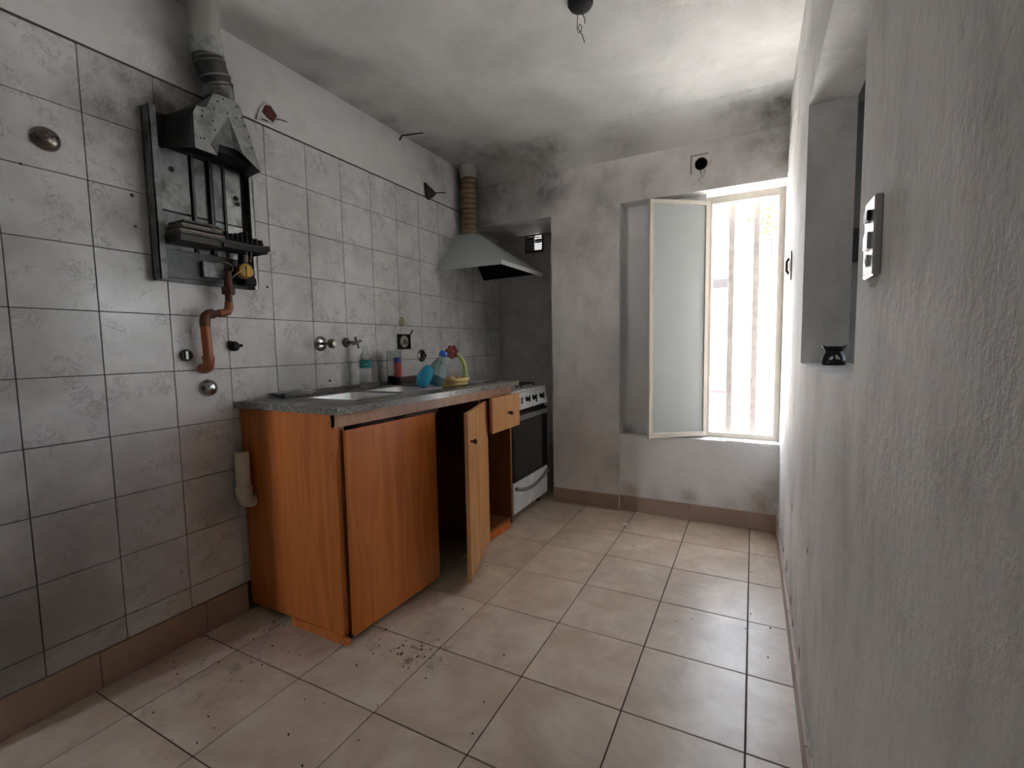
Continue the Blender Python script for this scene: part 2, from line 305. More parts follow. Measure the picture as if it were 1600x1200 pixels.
# ------------------------------------------------------------------ mesh helpers
class MB:
    def __init__(s): s.b = bmesh.new()
    def box(s, x0, x1, y0, y1, z0, z1, bev=0.0, f=None):
        v = [s.b.verts.new((x, y, z)) for x in (x0, x1) for y in (y0, y1) for z in (z0, z1)]
        fs = [s.b.faces.new([v[i] for i in q]) for q in ((0, 1, 3, 2), (4, 6, 7, 5), (0, 4, 5, 1), (2, 3, 7, 6), (0, 2, 6, 4), (1, 5, 7, 3))]
        if bev:
            ed = list({e for q in fs for e in q.edges})
            r = bmesh.ops.bevel(s.b, geom=ed, offset=bev, segments=1, affect='EDGES', profile=.5)
        return s
    def prism(s, pts, h, axis=2, base=0.0):
        """polygon in the two other axes (cyclic order y,z / z,x / x,y), extruded along axis from base by h"""
        def P(a, b, c): return {0: (c, a, b), 1: (b, c, a), 2: (a, b, c)}[axis]
        A = [s.b.verts.new(P(a, b, base)) for a, b in pts]; B = [s.b.verts.new(P(a, b, base + h)) for a, b in pts]
        s.b.faces.new(A[::-1]); s.b.faces.new(B)
        for i in range(len(pts)):
            j = (i + 1) % len(pts); s.b.faces.new((A[i], A[j], B[j], B[i]))
        return s
    def tube(s, path, r, n=12, cap=True):
        path = [Vector(p) for p in path]; rs = r if isinstance(r, (list, tuple)) else [r] * len(path)
        rings = []; t0 = (path[1] - path[0]).normalized()
        u = t0.orthogonal().normalized()
        for i, p in enumerate(path):
            if i == 0: t = t0
            elif i == len(path) - 1: t = (path[i] - path[i - 1]).normalized()
            else: t = ((path[i + 1] - p).normalized() + (p - path[i - 1]).normalized())
            if t.length < 1e-9: t = (p - path[i - 1])
            t.normalize(); u = (u - t * u.dot(t)); 
            if u.length < 1e-6: u = t.orthogonal()
            u.normalize(); vv = t.cross(u)
            rings.append([s.b.verts.new(p + u * (rs[i] * math.cos(2 * PI * k / n)) + vv * (rs[i] * math.sin(2 * PI * k / n))) for k in range(n)])
        for a, b in zip(rings, rings[1:]):
            for k in range(n): s.b.faces.new((a[k], a[(k + 1) % n], b[(k + 1) % n], b[k]))
        if cap: s.b.faces.new(rings[0][::-1]); s.b.faces.new(rings[-1])
        return s
    def lathe(s, prof, c=(0, 0, 0), ax=(0, 0, 1), n=20, closed=True):
        """prof: (radius, height) along ax from c"""
        a = Vector(ax).normalized(); u = a.orthogonal().normalized(); v = a.cross(u); c = Vector(c)
        rings = [[s.b.verts.new(c + a * h + u * (max(r, 1e-5) * math.cos(2 * PI * k / n)) + v * (max(r, 1e-5) * math.sin(2 * PI * k / n))) for k in range(n)] for r, h in prof]
        for p, q in zip(rings, rings[1:]):
            for k in range(n): s.b.faces.new((p[k], p[(k + 1) % n], q[(k + 1) % n], q[k]))
        if closed: s.b.faces.new(rings[0][::-1]); s.b.faces.new(rings[-1])
        return s
    def ball(s, c, r, sc=(1, 1, 1), n=12):
        m = Matrix.Translation(c) @ Matrix.Diagonal((r * sc[0], r * sc[1], r * sc[2], 1))
        bmesh.ops.create_uvsphere(s.b, u_segments=n, v_segments=max(6, n * 2 // 3), radius=1, matrix=m); return s
    def poly(s, pts, th):
        """thick sheet from a 3-D polygon"""
        P = [Vector(p) for p in pts]; nrm = Vector((0, 0, 0))
        for i in range(len(P)): nrm += P[i].cross(P[(i + 1) % len(P)])
        nrm.normalize(); A = [s.b.verts.new(p) for p in P]; B = [s.b.verts.new(p - nrm * th) for p in P]
        s.b.faces.new(A); s.b.faces.new(B[::-1])
        for i in range(len(P)):
            j = (i + 1) % len(P); s.b.faces.new((A[j], A[i], B[i], B[j]))
        return s
    def map(s, fn):
        for v in s.b.verts: v.co = fn(v.co)
        return s
    def build(s, name, mat, parent=None, smooth=None, loc=None):
        bmesh.ops.recalc_face_normals(s.b, faces=s.b.faces)
        me = bpy.data.meshes.new(name); s.b.to_mesh(me); s.b.free()
        me.materials.append(MAT[mat] if isinstance(mat, str) else mat)
        if smooth:
            me.shade_smooth(); me.set_sharp_from_angle(angle=math.radians(smooth))
        o = bpy.data.objects.new(name, me); COL.objects.link(o)
        if parent: o.parent = parent
        if loc: o.location = loc
        return o
def tag(o, label, cat, group=None):
    o['label'] = label; o['category'] = cat
    if group: o['group'] = group
    return o
def root(name, loc, label, cat, group=None):
    o = bpy.data.objects.new(name, None); COL.objects.link(o); o.location = loc; o.empty_display_size = .05
    bpy.context.view_layer.update()
    return tag(o, label, cat, group)
def part(mb, name, mat, parent, smooth=None):
    """mesh given in world coordinates, parented under an unrotated Empty or mesh"""
    off = Vector((0, 0, 0)); q = parent
    while q: off += q.location; q = q.parent
    for v in mb.b.verts: v.co -= off
    return mb.build(name, mat, parent, smooth)
def struct(o): o['kind'] = 'structure'; return o

# ------------------------------------------------------------------ room shell
CZ = 2.30
b = MB().box(-3.6, 2.105, -1.65, 3.46, -0.12, -0.004)
floor = struct(b.build('floor', 'grout'))
TW = .325; X0 = 1.836; Y0 = 2.9304; G = .0022
tile_cache = {}
def floor_tile(x0, x1, y0, y1):
    key = (round(x1 - x0, 4), round(y1 - y0, 4))
    if key not in tile_cache:
        o = MB().box(-key[0] / 2, key[0] / 2, -key[1] / 2, key[1] / 2, -.006, 0, .0011).build('floor_tile', 'floor', floor)
        tile_cache[key] = o
    else:
        o = bpy.data.objects.new('floor_tile', tile_cache[key].data); COL.objects.link(o); o.parent = floor
    o.location = ((x0 + x1) / 2, (y0 + y1) / 2, random.uniform(-.0006, 0))
for i in range(-1, 6):
    for j in range(-2, 10):
        x1 = X0 - i * TW - G; x0 = X0 - (i + 1) * TW + G; y1 = Y0 - j * TW - G; y0 = Y0 - (j + 1) * TW + G
        x0 = max(x0, .001); x1 = min(x1, 1.973)
        if j < 0: 
            y1 = min(y1, 3.358)
            if x0 > .62: y1 = min(y1, 2.962)
        if x1 - x0 < .02 or y1 - y0 < .012: continue
        floor_tile(x0, x1, y0, y1)
b = MB().box(-3.45, -.002, -1.5, .3, -.004, -.0005).box(-.002, 1.974, -1.5, -.33, -.004, -.0005)
b.build('floor_field', 'brown_board', floor)

# ceiling with a cove towards the back wall
b = MB().box(-3.6, 2.105, -1.65, 3.46, CZ, CZ + .14)
cov = [(2.70, CZ + .01), (2.70, CZ - .001), (2.80, CZ - .012), (2.88, CZ - .035), (2.935, CZ - .07), (2.952, CZ - .11), (2.97, CZ + .01)]
b.prism(cov, 1.98, 0, 0.0)
ceiling = struct(b.build('ceiling', 'ceiling', None, 40))

b = MB().box(-.15, -.003, .3, 3.46, 0, CZ)
wall_left = struct(b.build('wall_left', 'plaster_left'))
# wall tiles 0.2 x 0.2
wt = {}
V0 = .5465; VW = .20169; H0 = 1.2; HH = .2001
def wall_tile(y0, y1, z0, z1):
    key = (round(y1 - y0, 4), round(z1 - z0, 4))
    if key not in wt:
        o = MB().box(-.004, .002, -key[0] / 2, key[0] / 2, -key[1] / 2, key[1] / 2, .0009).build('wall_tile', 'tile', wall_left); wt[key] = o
    else:
        o = bpy.data.objects.new('wall_tile', wt[key].data); COL.objects.link(o); o.parent = wall_left
    o.location = (random.uniform(-.0005, .0003), (y0 + y1) / 2, (z0 + z1) / 2)
    o.rotation_euler = (0, random.uniform(-.002, .002), random.uniform(-.002, .002))
g = .0013
for i in range(-2, 14):
    for k in range(-4, 6):
        y0 = V0 + VW * i + g; y1 = V0 + VW * (i + 1) - g; z1 = H0 + HH * k * -1 + HH * 0 - g + 0.0; z1 = H0 - HH * (k) - g; z0 = H0 - HH * (k + 1) + g
        z0 = max(z0, .121); y0 = max(y0, .302); y1 = min(y1, 3.357)
        if y0 > 2.94: z1 = min(z1, 1.913)
        if z1 - z0 < .02 or y1 - y0 < .02: continue
        wall_tile(y0, y1, z0, z1)

# back wall: pilaster, stove recess, window niche
b = MB()
b.box(.63, 1.085, 2.95, 3.46, 0, CZ).box(-.15, .63, 2.95, 3.46, 1.915, CZ)
vy0, vy1, vz0, vz1 = .252, .393, 1.79, 1.935
b.box(-.15, vy0, 3.36, 3.46, 0, 1.915).box(vy1, .63, 3.36, 3.46, 0, 1.915).box(vy0, vy1, 3.36, 3.46, 0, vz0)
b.box(1.085, 2.105, 2.95, 3.2, 1.93, CZ)
wall_back = struct(b.build('wall_back', 'plaster_back'))
b = MB().box(1.085, 2.105, 2.965, 3.2, 0, .497).box(1.085, 1.572, 3.045, 3.2, .497, 1.93)
b.box(1.0855, 1.0865, 2.952, 3.05, .497, 1.929).box(1.085, 1.975, 2.951, 3.2, 1.9285, 1.931)
niche = struct(b.build('wall_niche', 'niche_paint'))
# right wall with the pass-through opening
oy0, oy1, oz0, oz1 = .932, 1.86, .995, 1.82
b = MB().box(1.975, 2.105, -1.65, oy0, 0, CZ).box(1.975, 2.105, oy1, 3.46, 0, CZ).box(1.975, 2.105, oy0, oy1, 0, oz0).box(1.975, 2.105, oy0, oy1, oz1, CZ)
wall_right = struct(b.build('wall_right', 'plaster_right'))
# peeling paint flakes along the right wall's upper corner
fl = MB()
for y, z, l, h in ((2.62, 2.07, .10, .05), (2.48, 2.06, .12, .035), (2.30, 2.10, .10, .03), (2.80, 2.03, .12, .06), (2.1, 2.15, .12, .025), (2.9, 1.98, .05, .1)):
    pts = [(y + l * .5 * math.cos(a) * random.uniform(.6, 1.1), z + h * .5 * math.sin(a) * random.uniform(.5, 1.2)) for a in [k * PI / 5 for k in range(10)]]
    fl.prism(pts, -.003, 0, 1.9755)
part(fl, 'peeling_paint', 'white_plaster_chip', wall_right)['kind'] = 'stuff'
# room behind the camera
b = MB().box(-3.6, -.15, .3, .42, 0, CZ)
struct(b.build('wall_partition', 'rear'))
b = MB().box(-3.6, -.53, -1.65, -1.5, 0, CZ).box(-.32, 2.105, -1.65, -1.5, 0, CZ).box(-.53, -.32, -1.65, -1.5, 2.0, CZ)
struct(b.build('wall_rear', 'rear'))
struct(MB().box(-3.6, -3.45, -1.65, .42, 0, CZ).build('wall_far_left', 'rear'))
# neighbouring room seen through the opening
b = MB().box(2.105, 4.2, -.4, -.3, -.1, 2.5).box(4.1, 4.2, -.4, 2.4, -.1, 2.5).box(4.1, 4.2, 2.9, 3.46, -.1, 2.5).box(4.1, 4.2, 2.4, 2.9, -.1, 1.2).box(4.1, 4.2, 2.4, 2.9, 1.9, 2.5).box(2.105, 4.2, 3.36, 3.46, -.1, 2.5).box(2.105, 4.2, -.4, 3.46, 2.4, 2.5).box(2.105, 4.2, -.4, 3.46, -.1, 0)  # gap in the far side wall added to let light into this room
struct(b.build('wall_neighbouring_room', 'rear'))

# baseboards
def skirt(name, runs, axis, face, out, z1):
    base = None
    for a0, a1 in runs:
        m = MB()
        f0, f1 = sorted((face, face + out))
        if axis == 1: m.box(f0, f1, a0 + .001, a1 - .001, .001, z1, .0015)
        else: m.box(a0 + .001, a1 - .001, f0, f1, .001, z1, .0015)
        if base is None:
            base = struct(m.build(name, 'skirt'))
        else: m.build('skirting_tile', 'skirt', base)
skirt('baseboard_left', [(.302, .345), (.345, .670), (.670, .995), (.995, 1.16)], 1, -.002, .011, .119)
skirt('baseboard_back', [(.632, .861), (.861, 1.084)], 0, 2.951, -.011, .098)
skirt('baseboard_niche', [(1.087, 1.186), (1.186, 1.511), (1.511, 1.836), (1.836, 1.966)], 0, 2.966, -.011, .098)
ys = [Y0 - TW * k for k in range(0, 9)]
skirt('baseboard_right', [(max(c, -.2), d) for c, d in zip(ys[1:], ys[:-1])][::-1], 1, 1.976, -.011, .072)
# crumbling mortar line over the right skirting
fl = MB()
for k in range(46):
    y = random.uniform(.6, 2.9); z = .074 + random.uniform(-.006, .03)
    fl.ball((1.974, y, z), random.uniform(.004, .012), (.25, 1.6, .9), 6)
o = part(fl, 'crumbled_mortar', 'white_plaster_chip', wall_right); o['kind'] = 'stuff'
fl = MB()
for y, z, l, h in ((2.42, .12, .05, .035), (2.2, .14, .05, .05), (1.95, .12, .06, .03), (1.60, .135, .02, .06), (2.66, .11, .03, .05), (2.02, .45, .012, .03), (1.48, .5, .014, .02), (1.85, .09, .05, .03)):
    pts = [(y + l * .5 * math.cos(a) * random.uniform(.5, 1.1), z + h * .5 * math.sin(a) * random.uniform(.5, 1.2)) for a in [k * PI / 5 for k in range(10)]]
    fl.prism(pts, -.0012, 0, 1.9755)
o = part(fl, 'chipped_paint_pit', 'brown_board', wall_right); o['kind'] = 'stuff'

# ------------------------------------------------------------------ window
win = struct(MB().box(1.573, 1.605, 3.05, 3.085, .499, 1.915).box(1.943, 1.974, 3.05, 3.085, .499, 1.915).box(1.605, 1.943, 3.05, 3.085, .499, .531).box(1.605, 1.943, 3.05, 3.085, 1.872, 1.915)
    .box(1.605, 1.610, 3.085, 3.10, .52, 1.89).box(1.938, 1.943, 3.085, 3.10, .52, 1.89).build('window_1', 'cream'))
for xx in (1.7085, 1.838):
    part(MB().box(xx - .017, xx + .017, 3.095, 3.115, .50, 1.92, .003), 'window_bar', 'bar_paint_bloom', win)
part(MB().box(1.952, 1.972, 3.11, 3.125, .50, 1.92, .003), 'window_bar', 'bar_paint_bloom', win)
part(MB().box(1.60, 1.974, 3.0, 3.05, .497, .501).prism([(1.70, 2.962), (1.80, 2.964), (1.80, 2.975), (1.70, 2.972)], .004, 2, .498), 'window_sill', 'niche_paint', win)
# open leaf: steel frame with frosted pane, hinged at the left jamb and swung into the room
leaf = bpy.data.objects.new('window_2', None); COL.objects.link(leaf); leaf['kind'] = 'structure'
leaf.location = (1.578, 3.052, 0); leaf.rotation_euler = (0, 0, math.radians(37.5)); L = .372
lz0, lz1 = .512, 1.888; fwid = .022
b = MB().box(-fwid, 0, -.024, 0, lz0, lz1).box(-L, -L + fwid, -.024, 0, lz0, lz1).box(-L + fwid, -fwid, -.024, 0, lz0, lz0 + .026).box(-L + fwid, -fwid, -.024, 0, lz1 - fwid, lz1)
b.build('window_frame', 'cream', leaf)
MB().box(-L + fwid - .004, -fwid + .004, -.016, -.011, lz0 + .022, lz1 - .018).build('window_pane', 'frosted', leaf)
for z in (.7, 1.2, 1.7): MB().tube([(.004, -.002, z - .03), (.004, -.002, z + .03)], .006, 8).build('hinge', 'cream', leaf)

# vent grille in the recess
vent = root('vent_grille', (.32, 3.36, 1.86), 'slatted air vent high in dark recess behind the range hood', 'vent')
part(MB().box(vy0 - .008, vy1 + .008, 3.352, 3.362, vz0 - .008, vz0 + .006).box(vy0 - .008, vy1 + .008, 3.352, 3.362, 1.907, 1.915).box(vy0 - .008, vy0 + .006, 3.352, 3.362, vz0, 1.91).box(vy1 - .006, vy1 + .008, 3.352, 3.362, vz0, 1.91)
     .box(.316, .324, 3.352, 3.364, vz0, 1.91), 'vent_frame', 'brown_board', vent)
for k in range(5): part(MB().box(vy0 + .001, .318, 3.373, 3.377, vz0 + .002 + k * .0265, vz0 + .022 + k * .0265), 'dimming_strip', 'brown_board', vent)  # strips added behind the slats to dim the daylight coming through
part(MB().box(.322, vy1 - .001, 3.373, 3.377, vz0 + .062, vz0 + .092), 'dimming_strip', 'brown_board', vent)
nS = 9
for k in range(nS):
    z = vz0 + .012 + k * .0132
    part(MB().box(vy0, vy1, 3.358, 3.368, -.0025, .0025).map(lambda v, z=z: Vector((v.x, v.y, z + v.z - (v.y - 3.363) * .5))), 'slat', 'dark_metal', vent)

# ------------------------------------------------------------------ sink cabinet
def sk(v): return Vector((v.x * (.562 + .05 * (v.y - 1.17) / 1.25) / .585, v.y, v.z))
cab = root('sink_cabinet', (.29, 1.79, 0), 'orange beech-laminate sink cabinet with ajar door under granite counter', 'cabinet')
def cp(m, name, mat, smooth=None): return part(m.map(sk), name, mat, cab, smooth)
b = MB().box(.02, .566, 1.168, 1.186, .036, .842)
o = cp(b, 'side_panel', 'wood')
cp(MB().box(.02, .566, 2.390, 2.408, .03, .842), 'side_panel', 'wood_inside_shade')
cp(MB().box(.02, .552, 2.092, 2.110, .05, .80), 'divider_panel', 'wood_inside_shade')
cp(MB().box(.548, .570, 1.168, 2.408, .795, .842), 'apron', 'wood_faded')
cp(MB().box(.02, .560, 2.110, 2.390, .05, .066), 'bottom_panel', 'wood_inside_shade')
cp(MB().box(.012, .018, 1.186, 2.390, .03, .842), 'back_panel', 'wood_inside_shade')
cp(MB().box(.540, .556, 2.094, 2.400, .001, .050), 'plinth', 'wood')
m = MB()
m.prism([(.001, .27), (.001, .580), (.018, .580), (.036, .556), (.034, .27)], .018, 1, 1.1655)
cp(m, 'plinth_end', 'wood')
# left door, shut but standing slightly proud
d1 = cp(MB().box(.570, .588, 1.196, 1.690, .024, .782, .001), 'door', 'wood')
cp(MB().box(.552, .568, 1.186, 1.206, .04, .795), 'stile', 'wood_inside_shade')
# middle door, ajar, hinged at its right
hx, hy = sk(Vector((.572, 2.112, 0))).x, 2.112
# local: y runs from hinge to free edge (negative), x is outwards; rotation swings the free edge out
def swing(v):
    a = math.radians(19.6); L0 = -v.y
    return Vector((hx + L0 * math.sin(a) + v.x * math.cos(a), hy - L0 * math.cos(a) + v.x * math.sin(a), v.z))
dd = part(MB().box(0, .018, -.452, 0, .034, .785, .001).map(swing), 'door', 'wood_lit', cab)
def knob(base, ax, parent):
    part(MB().lathe([(.006, 0), (.005, .010), (.008, .013), (.012, .018), (.0125, .023), (.009, .028), (.002, .030)], base, ax, 14), 'knob', 'knob_wood', parent, 40)
a = math.radians(19.6)
knob(swing(Vector((.018, -.405, .655))), (math.cos(a), math.sin(a), 0), dd)
# hinges on the ajar door
for z in (.16, .64): cp(MB().box(.535, .570, 2.076, 2.091, z, z + .04), 'hinge', 'steel')
# drawer pulled slightly out
dr = part(MB().box(.634, .652, 2.085, 2.398, .620, .803, .001), 'drawer', 'wood_lit', cab)
part(MB().box(.20, .634, 2.130, 2.142, .66, .77).box(.20, .634, 2.360, 2.372, .66, .77).box(.20, .634, 2.142, 2.360, .655, .662).box(.20, .212, 2.142, 2.360, .662, .77), 'drawer_box', 'wood_inside_shade', dr)
knob((.652, 2.262, .707), (1, 0, 0), dr)
for q in ((.515, .812), (.53, .70)): part(MB().tube([(q[0], 1.1672, q[1]), (q[0], 1.170, q[1])], .0035, 10), 'screw', 'rust', cab)

# countertop: granite slab with two cut-outs, plus low upstand

def slab(m):
    z0, z1 = .8425, .868
    y0, y1 = 1.152, 2.436; x1 = .602
    hy0, hym0, hym1, hy1 = 1.36, 1.655, 1.685, 1.98; hx0, hx1 = .14, .455
    m.box(0.001, x1, y0, hy0, z0, z1).box(0.001, x1, hy1, y1, z0, z1).box(.001, hx0, hy0, hy1, z0, z1).box(hx1, x1, hy0, hy1, z0, z1).box(hx0, hx1, hym0, hym1, z0, z1)
    bmesh.ops.remove_doubles(m.b, verts=m.b.verts, dist=1e-5)
    return m
m = slab(MB()).map(sk)
m.box(.001, .030, 1.50, 2.436, .868, .884)
top = m.build('countertop', 'granite'); tag(top, 'speckled grey granite countertop lying on the orange sink cabinet', 'countertop')
sink = root('sink', (.30, 1.67, .70), 'double stainless steel sink bowls sunk into the granite countertop', 'sink')
def bowl(y0, y1):
    m = MB(); x0, x1 = .142, .436; z1 = .865; z0 = .72
    rings = []
    for (ins, z, rad) in ((0, z1 - .003, .03), (.001, z1, .03), (.007, z1, .035), (.010, z1 - .006, .04), (.012, z0 + .03, .05), (.03, z0 + .004, .05), (.06, z0, .04)):
        a0, a1, b0, b1 = x0 + ins, x1 - ins, y0 + ins, y1 - ins; ring = []
        for cx, cy, s0 in ((a1 - rad, b1 - rad, 0), (a0 + rad, b1 - rad, PI / 2), (a0 + rad, b0 + rad, PI), (a1 - rad, b0 + rad, 1.5 * PI)):
            for k in range(5):
                t = s0 + k * PI / 8; ring.append(m.b.verts.new((cx + rad * math.cos(t), cy + rad * math.sin(t), z)))
        rings.append(ring)
    for p, q in zip(rings, rings[1:]):
        for k in range(20): m.b.faces.new((p[k], p[(k + 1) % 20], q[(k + 1) % 20], q[k]))
    m.b.faces.new(rings[-1])
    return m
for y0, y1 in ((1.363, 1.652), (1.688, 1.977)):
    bo = part(bowl(y0, y1), 'bowl', 'steel', sink, 50)
    part(MB().lathe([(.03, .0005), (.03, .004), (.02, .003), (.004, .002)], (.28, (y0 + y1) / 2, .72), (0, 0, 1), 16), 'drain', 'dark_metal', bo, 40)

# pvc waste trap at the cabinet's side
trap = root('pvc_waste_pipe', (.115, 1.095, .5), 'short cream plastic waste pipe elbow entering the cabinet side', 'pipe')
part(MB().lathe([(.0255, 0), (.0255, .155), (.022, .155), (.022, .06), (.001, .06)], (.072, 1.130, .520), (0, 0, 1), 20), 'pipe', 'pvc', trap, 40)
part(MB().lathe([(.029, 0), (.030, .004), (.030, .030), (.027, .034)], (.072, 1.130, .508), (0, 0, 1), 20), 'collar', 'pvc', trap, 40)
part(MB().tube([(.072, 1.130, .512), (.072, 1.1305, .498), (.072, 1.134, .486), (.072, 1.142, .479), (.072, 1.152, .477), (.072, 1.164, .477)], .0265, 18), 'elbow', 'pvc', trap, 50)

# ------------------------------------------------------------------ stove
st = root('gas_stove', (.30, 2.69, 0), 'white enamel gas stove with dark oven door beside sink cabinet', 'stove')
sy0, sy1, sx = 2.44, 2.955, .562
def sp(m, n, mt, s=None, p=None): return part(m, n, mt, p or st, s)
sp(MB().box(.03, sx, sy0, sy1, .05, .69, .004), 'body', 'white_enamel')
cpn = sp(MB().prism([(.683, .03), (.683, sx + .026), (.783, sx + .010), (.783, .03)], sy1 - sy0, 1, sy0), 'control_panel', 'white_enamel')
for y in (2.535, 2.645, 2.745, 2.86):
    big = y == 2.745
    k = sp(MB().lathe([(.017, 0), (.017, .006), (.011, .008), (.010, .022), (.004, .024)], (sx + .016, y, .738), (1, 0, .15), 14), 'knob', 'white_enamel' if y == 2.535 else 'black', 40, cpn)
    sp(MB().box(sx + .035, sx + .043, y - .003, y + .003, .722 - (.012 if big else 0), .76), 'knob_grip', 'black', None, k)
sp(MB().box(.02, sx + .014, sy0 - .002, sy1 + .002, .783, .800, .005), 'cooktop', 'white_enamel')
for y in (2.56, 2.83):
    for x in (.17, .40):
        gr = MB(); gr.lathe([(.035, .800), (.04, .806), (.03, .814), (.005, .815)], (x, y, 0), (0, 0, 1), 14)
        sp(gr, 'burner', 'dark_metal', None)
for y0, y1 in ((2.47, 2.66), (2.73, 2.92)):
    gr = MB()
    for y in (y0, (y0 + y1) / 2, y1): gr.box(.08, .50, y - .003, y + .003, .815, .821)
    for x in (.08, .285, .50): gr.box(x - .003, x + .003, y0, y1, .815, .821)
    for x in (.08, .50):
        for y in (y0, y1): gr.box(x - .003, x + .003, y - .003, y + .003, .800, .815)
    sp(gr, 'pan_grate', 'soot')
od = sp(MB().box(sx, sx + .022, sy0 + .005, sy1 - .005, .252, .660, .003), 'oven_door', 'black')
sp(MB().box(sx + .022, sx + .026, sy0 + .012, sy1 - .012, .258, .612), 'oven_glass', 'oven_glass', None, od)
sp(MB().box(sx + .022, sx + .034, sy0 + .012, sy1 - .012, .618, .648, .003), 'handle', 'grey_trim', None, od)
sp(MB().box(sx - .004, sx + .004, sy0 + .003, sy1 - .003, .660, .684), 'shadow_gap', 'soot')  # solid black strip standing in for the shade between panel and oven door
dw = sp(MB().box(sx, sx + .020, sy0 + .003, sy1 - .003, .058, .246, .004), 'drawer', 'white_enamel')
# curved grey pull on the warming drawer
m = MB(); N_ = 12; t0 = []
for k in range(N_ + 1):
    f = k / N_; y = sy0 + .02 + f * (sy1 - sy0 - .04); zc = .215 - .045 * (1 - (2 * f - 1) ** 2)
    t0.append((sx + .028, y, zc))
m.tube(t0, .011, 8)
sp(m, 'drawer_handle', 'grey_trim', 40, dw)
for y in (sy0 + .04, sy1 - .04):
    for x in (.07, sx - .04): sp(MB().lathe([(.016, 0), (.016, .01), (.010, .014), (.010, .052)], (x, y, .001), (0, 0, 1), 10), 'foot', 'black')

gpts = []
for cy0, s0 in ((sy1 - .04, 0), (sy0 + .04, PI / 2)):
    for k in range(6):
        a = s0 + k * PI / 10; gpts.append((cy0 + .036 * math.cos(a), .868 + .036 * math.sin(a)))
gpts += [(sy0 + .004, .801), (sy1 - .004, .801)]
sp(MB().prism(gpts, .014, 0, .022), 'back_guard', 'white_enamel')
# ------------------------------------------------------------------ range hood and duct
hd = root('range_hood', (.0, 2.835, 1.56), 'grey white pyramid range hood on tiled wall above the stove', 'range hood')
ya, yb, hxf, hz = 2.525, 3.135, .484, 1.560
tx, ta, tb, tz = .135, 2.775, 2.892, 1.838
def shell(th):
    m = MB(); q = th
    lo = [(.002, ya + q, hz + .014), (hxf - q, ya + q, hz + .024), (hxf - q, yb - q, hz + .024), (.002, yb - q, hz + .014)]
    hi = [(.002, ta + q, tz - q), (tx - q, ta + q, tz - q), (tx - q, tb - q, tz - q), (.002, tb - q, tz - q)]
    return m, lo, hi
m, lo, hi = shell(0)
sl = [m.b.verts.new(v) for v in lo]; shh = [m.b.verts.new(v) for v in hi]; rim = [m.b.verts.new((v[0], v[1], hz)) for v in lo]
for i in range(3):
    m.b.faces.new((sl[i], sl[i + 1], shh[i + 1], shh[i]))
m.b.faces.new(shh)
ho = part(m, 'canopy', 'hood_paint', hd)
sm = ho.modifiers.new('thickness', 'SOLIDIFY'); sm.thickness = .002; sm.offset = -1
part(MB().box(hxf - .003, hxf + .001, ya, yb, hz, hz + .026), 'front_lip', 'hood_lip_lit', hd)
part(MB().prism([(.003, hz + .002), (hxf - .003, hz), (hxf - .003, hz + .026), (.003, hz + .016)][::1] and [(hz + .002, .003), (hz, hxf - .003), (hz + .026, hxf - .003), (hz + .016, .003)], .003, 1, ya), 'side_lip', 'hood_paint', hd)
part(MB().prism([(hz + .002, .003), (hz, hxf - .003), (hz + .026, hxf - .003), (hz + .016, .003)], .003, 1, yb - .003), 'side_lip', 'hood_paint', hd)
m, lo, hi = shell(.006)
sl = [m.b.verts.new((v[0], v[1], v[2] - .004)) for v in lo]; shh = [m.b.verts.new(v) for v in hi]
for i in range(3): m.b.faces.new((sl[i + 1], sl[i], shh[i], shh[i + 1]))
m.b.faces.new(shh[::-1])
li = part(m, 'lining', 'soot', hd)
sm = li.modifiers.new('thickness', 'SOLIDIFY'); sm.thickness = .001; sm.offset = 1
duct = root('exhaust_duct', (.085, 2.815, 1.84), 'ribbed brownish foil duct rising from range hood to ceiling', 'duct')
prof = [(.056, 0)]; z = 0
while z < .372:
    prof += [(.0600, z + .006), (.0605, z + .020), (.0595, z + .025), (.0515, z + .029), (.0515, z + .032)]; z += .034
part(MB().lathe(prof, (.085, 2.815, 1.838), (0, 0, 1), 28), 'hose', 'alu_duct', duct, 60)
zt = 1.838 + z
part(MB().lathe([(.060, zt - .006), (.062, zt), (.059, zt + .03), (.066, zt + .045), (.060, CZ - .002)], (.085, 2.815, 0), (0, 0, 1), 20), 'plaster_collar', 'grey_collar', duct, 40)

# ------------------------------------------------------------------ water heater
wh = root('water_heater', (.0, 1.08, 1.32), 'stripped gas water heater with bare galvanised back plate on tiled wall', 'water heater')
def hp(m, n, mt, s=None, p=None): return part(m, n, mt, p or wh, s)
Ya, Yb, Za, Zb = .905, 1.262, 1.315, 1.885
hp(MB().box(.002, .014, Ya, Yb, Za, Zb), 'back_plate', 'galv_dark')
hp(MB().box(.014, .052, Ya, Ya + .004, Za, Zb).box(.048, .052, Ya, Ya + .022, Za, Zb), 'side_flange', 'galv')
hp(MB().box(.014, .046, Yb - .004, Yb, Za, Zb).box(.043, .046, Yb - .016, Yb, Za, Zb), 'side_flange', 'galv_bright')
for k, (p0, p1) in enumerate(((.932, 1.032), (1.052, 1.094), (1.114, 1.150), (1.158, 1.226))):
    for z0, z1 in ((1.557, 1.84), (1.425, 1.553)):
        hp(MB().box(.014, .028 if k % 2 == 0 else .021, p0, p1, z0, z1, .002), 'sheet_panel', 'galv' if k < 3 else 'galv_bright')
for y in (1.042, 1.104, 1.154): hp(MB().box(.014, .034, y - .004, y + .004, 1.43, 1.86), 'rib', 'galv_dark')
hp(MB().box(.014, .024, .93, 1.24, 1.330, 1.425), 'lower_plate', 'galv_dark')
hp(MB().box(.024, .040, 1.05, 1.13, 1.34, 1.40, .004), 'bracket', 'galv')
for y, z in ((.975, 1.70), (1.20, 1.66), (1.205, 1.64)): hp(MB().lathe([(.009, 0), (.009, .002), (.001, .002)], (.028, y, z), (1, 0, 0), 8), 'plate_hole', 'soot')
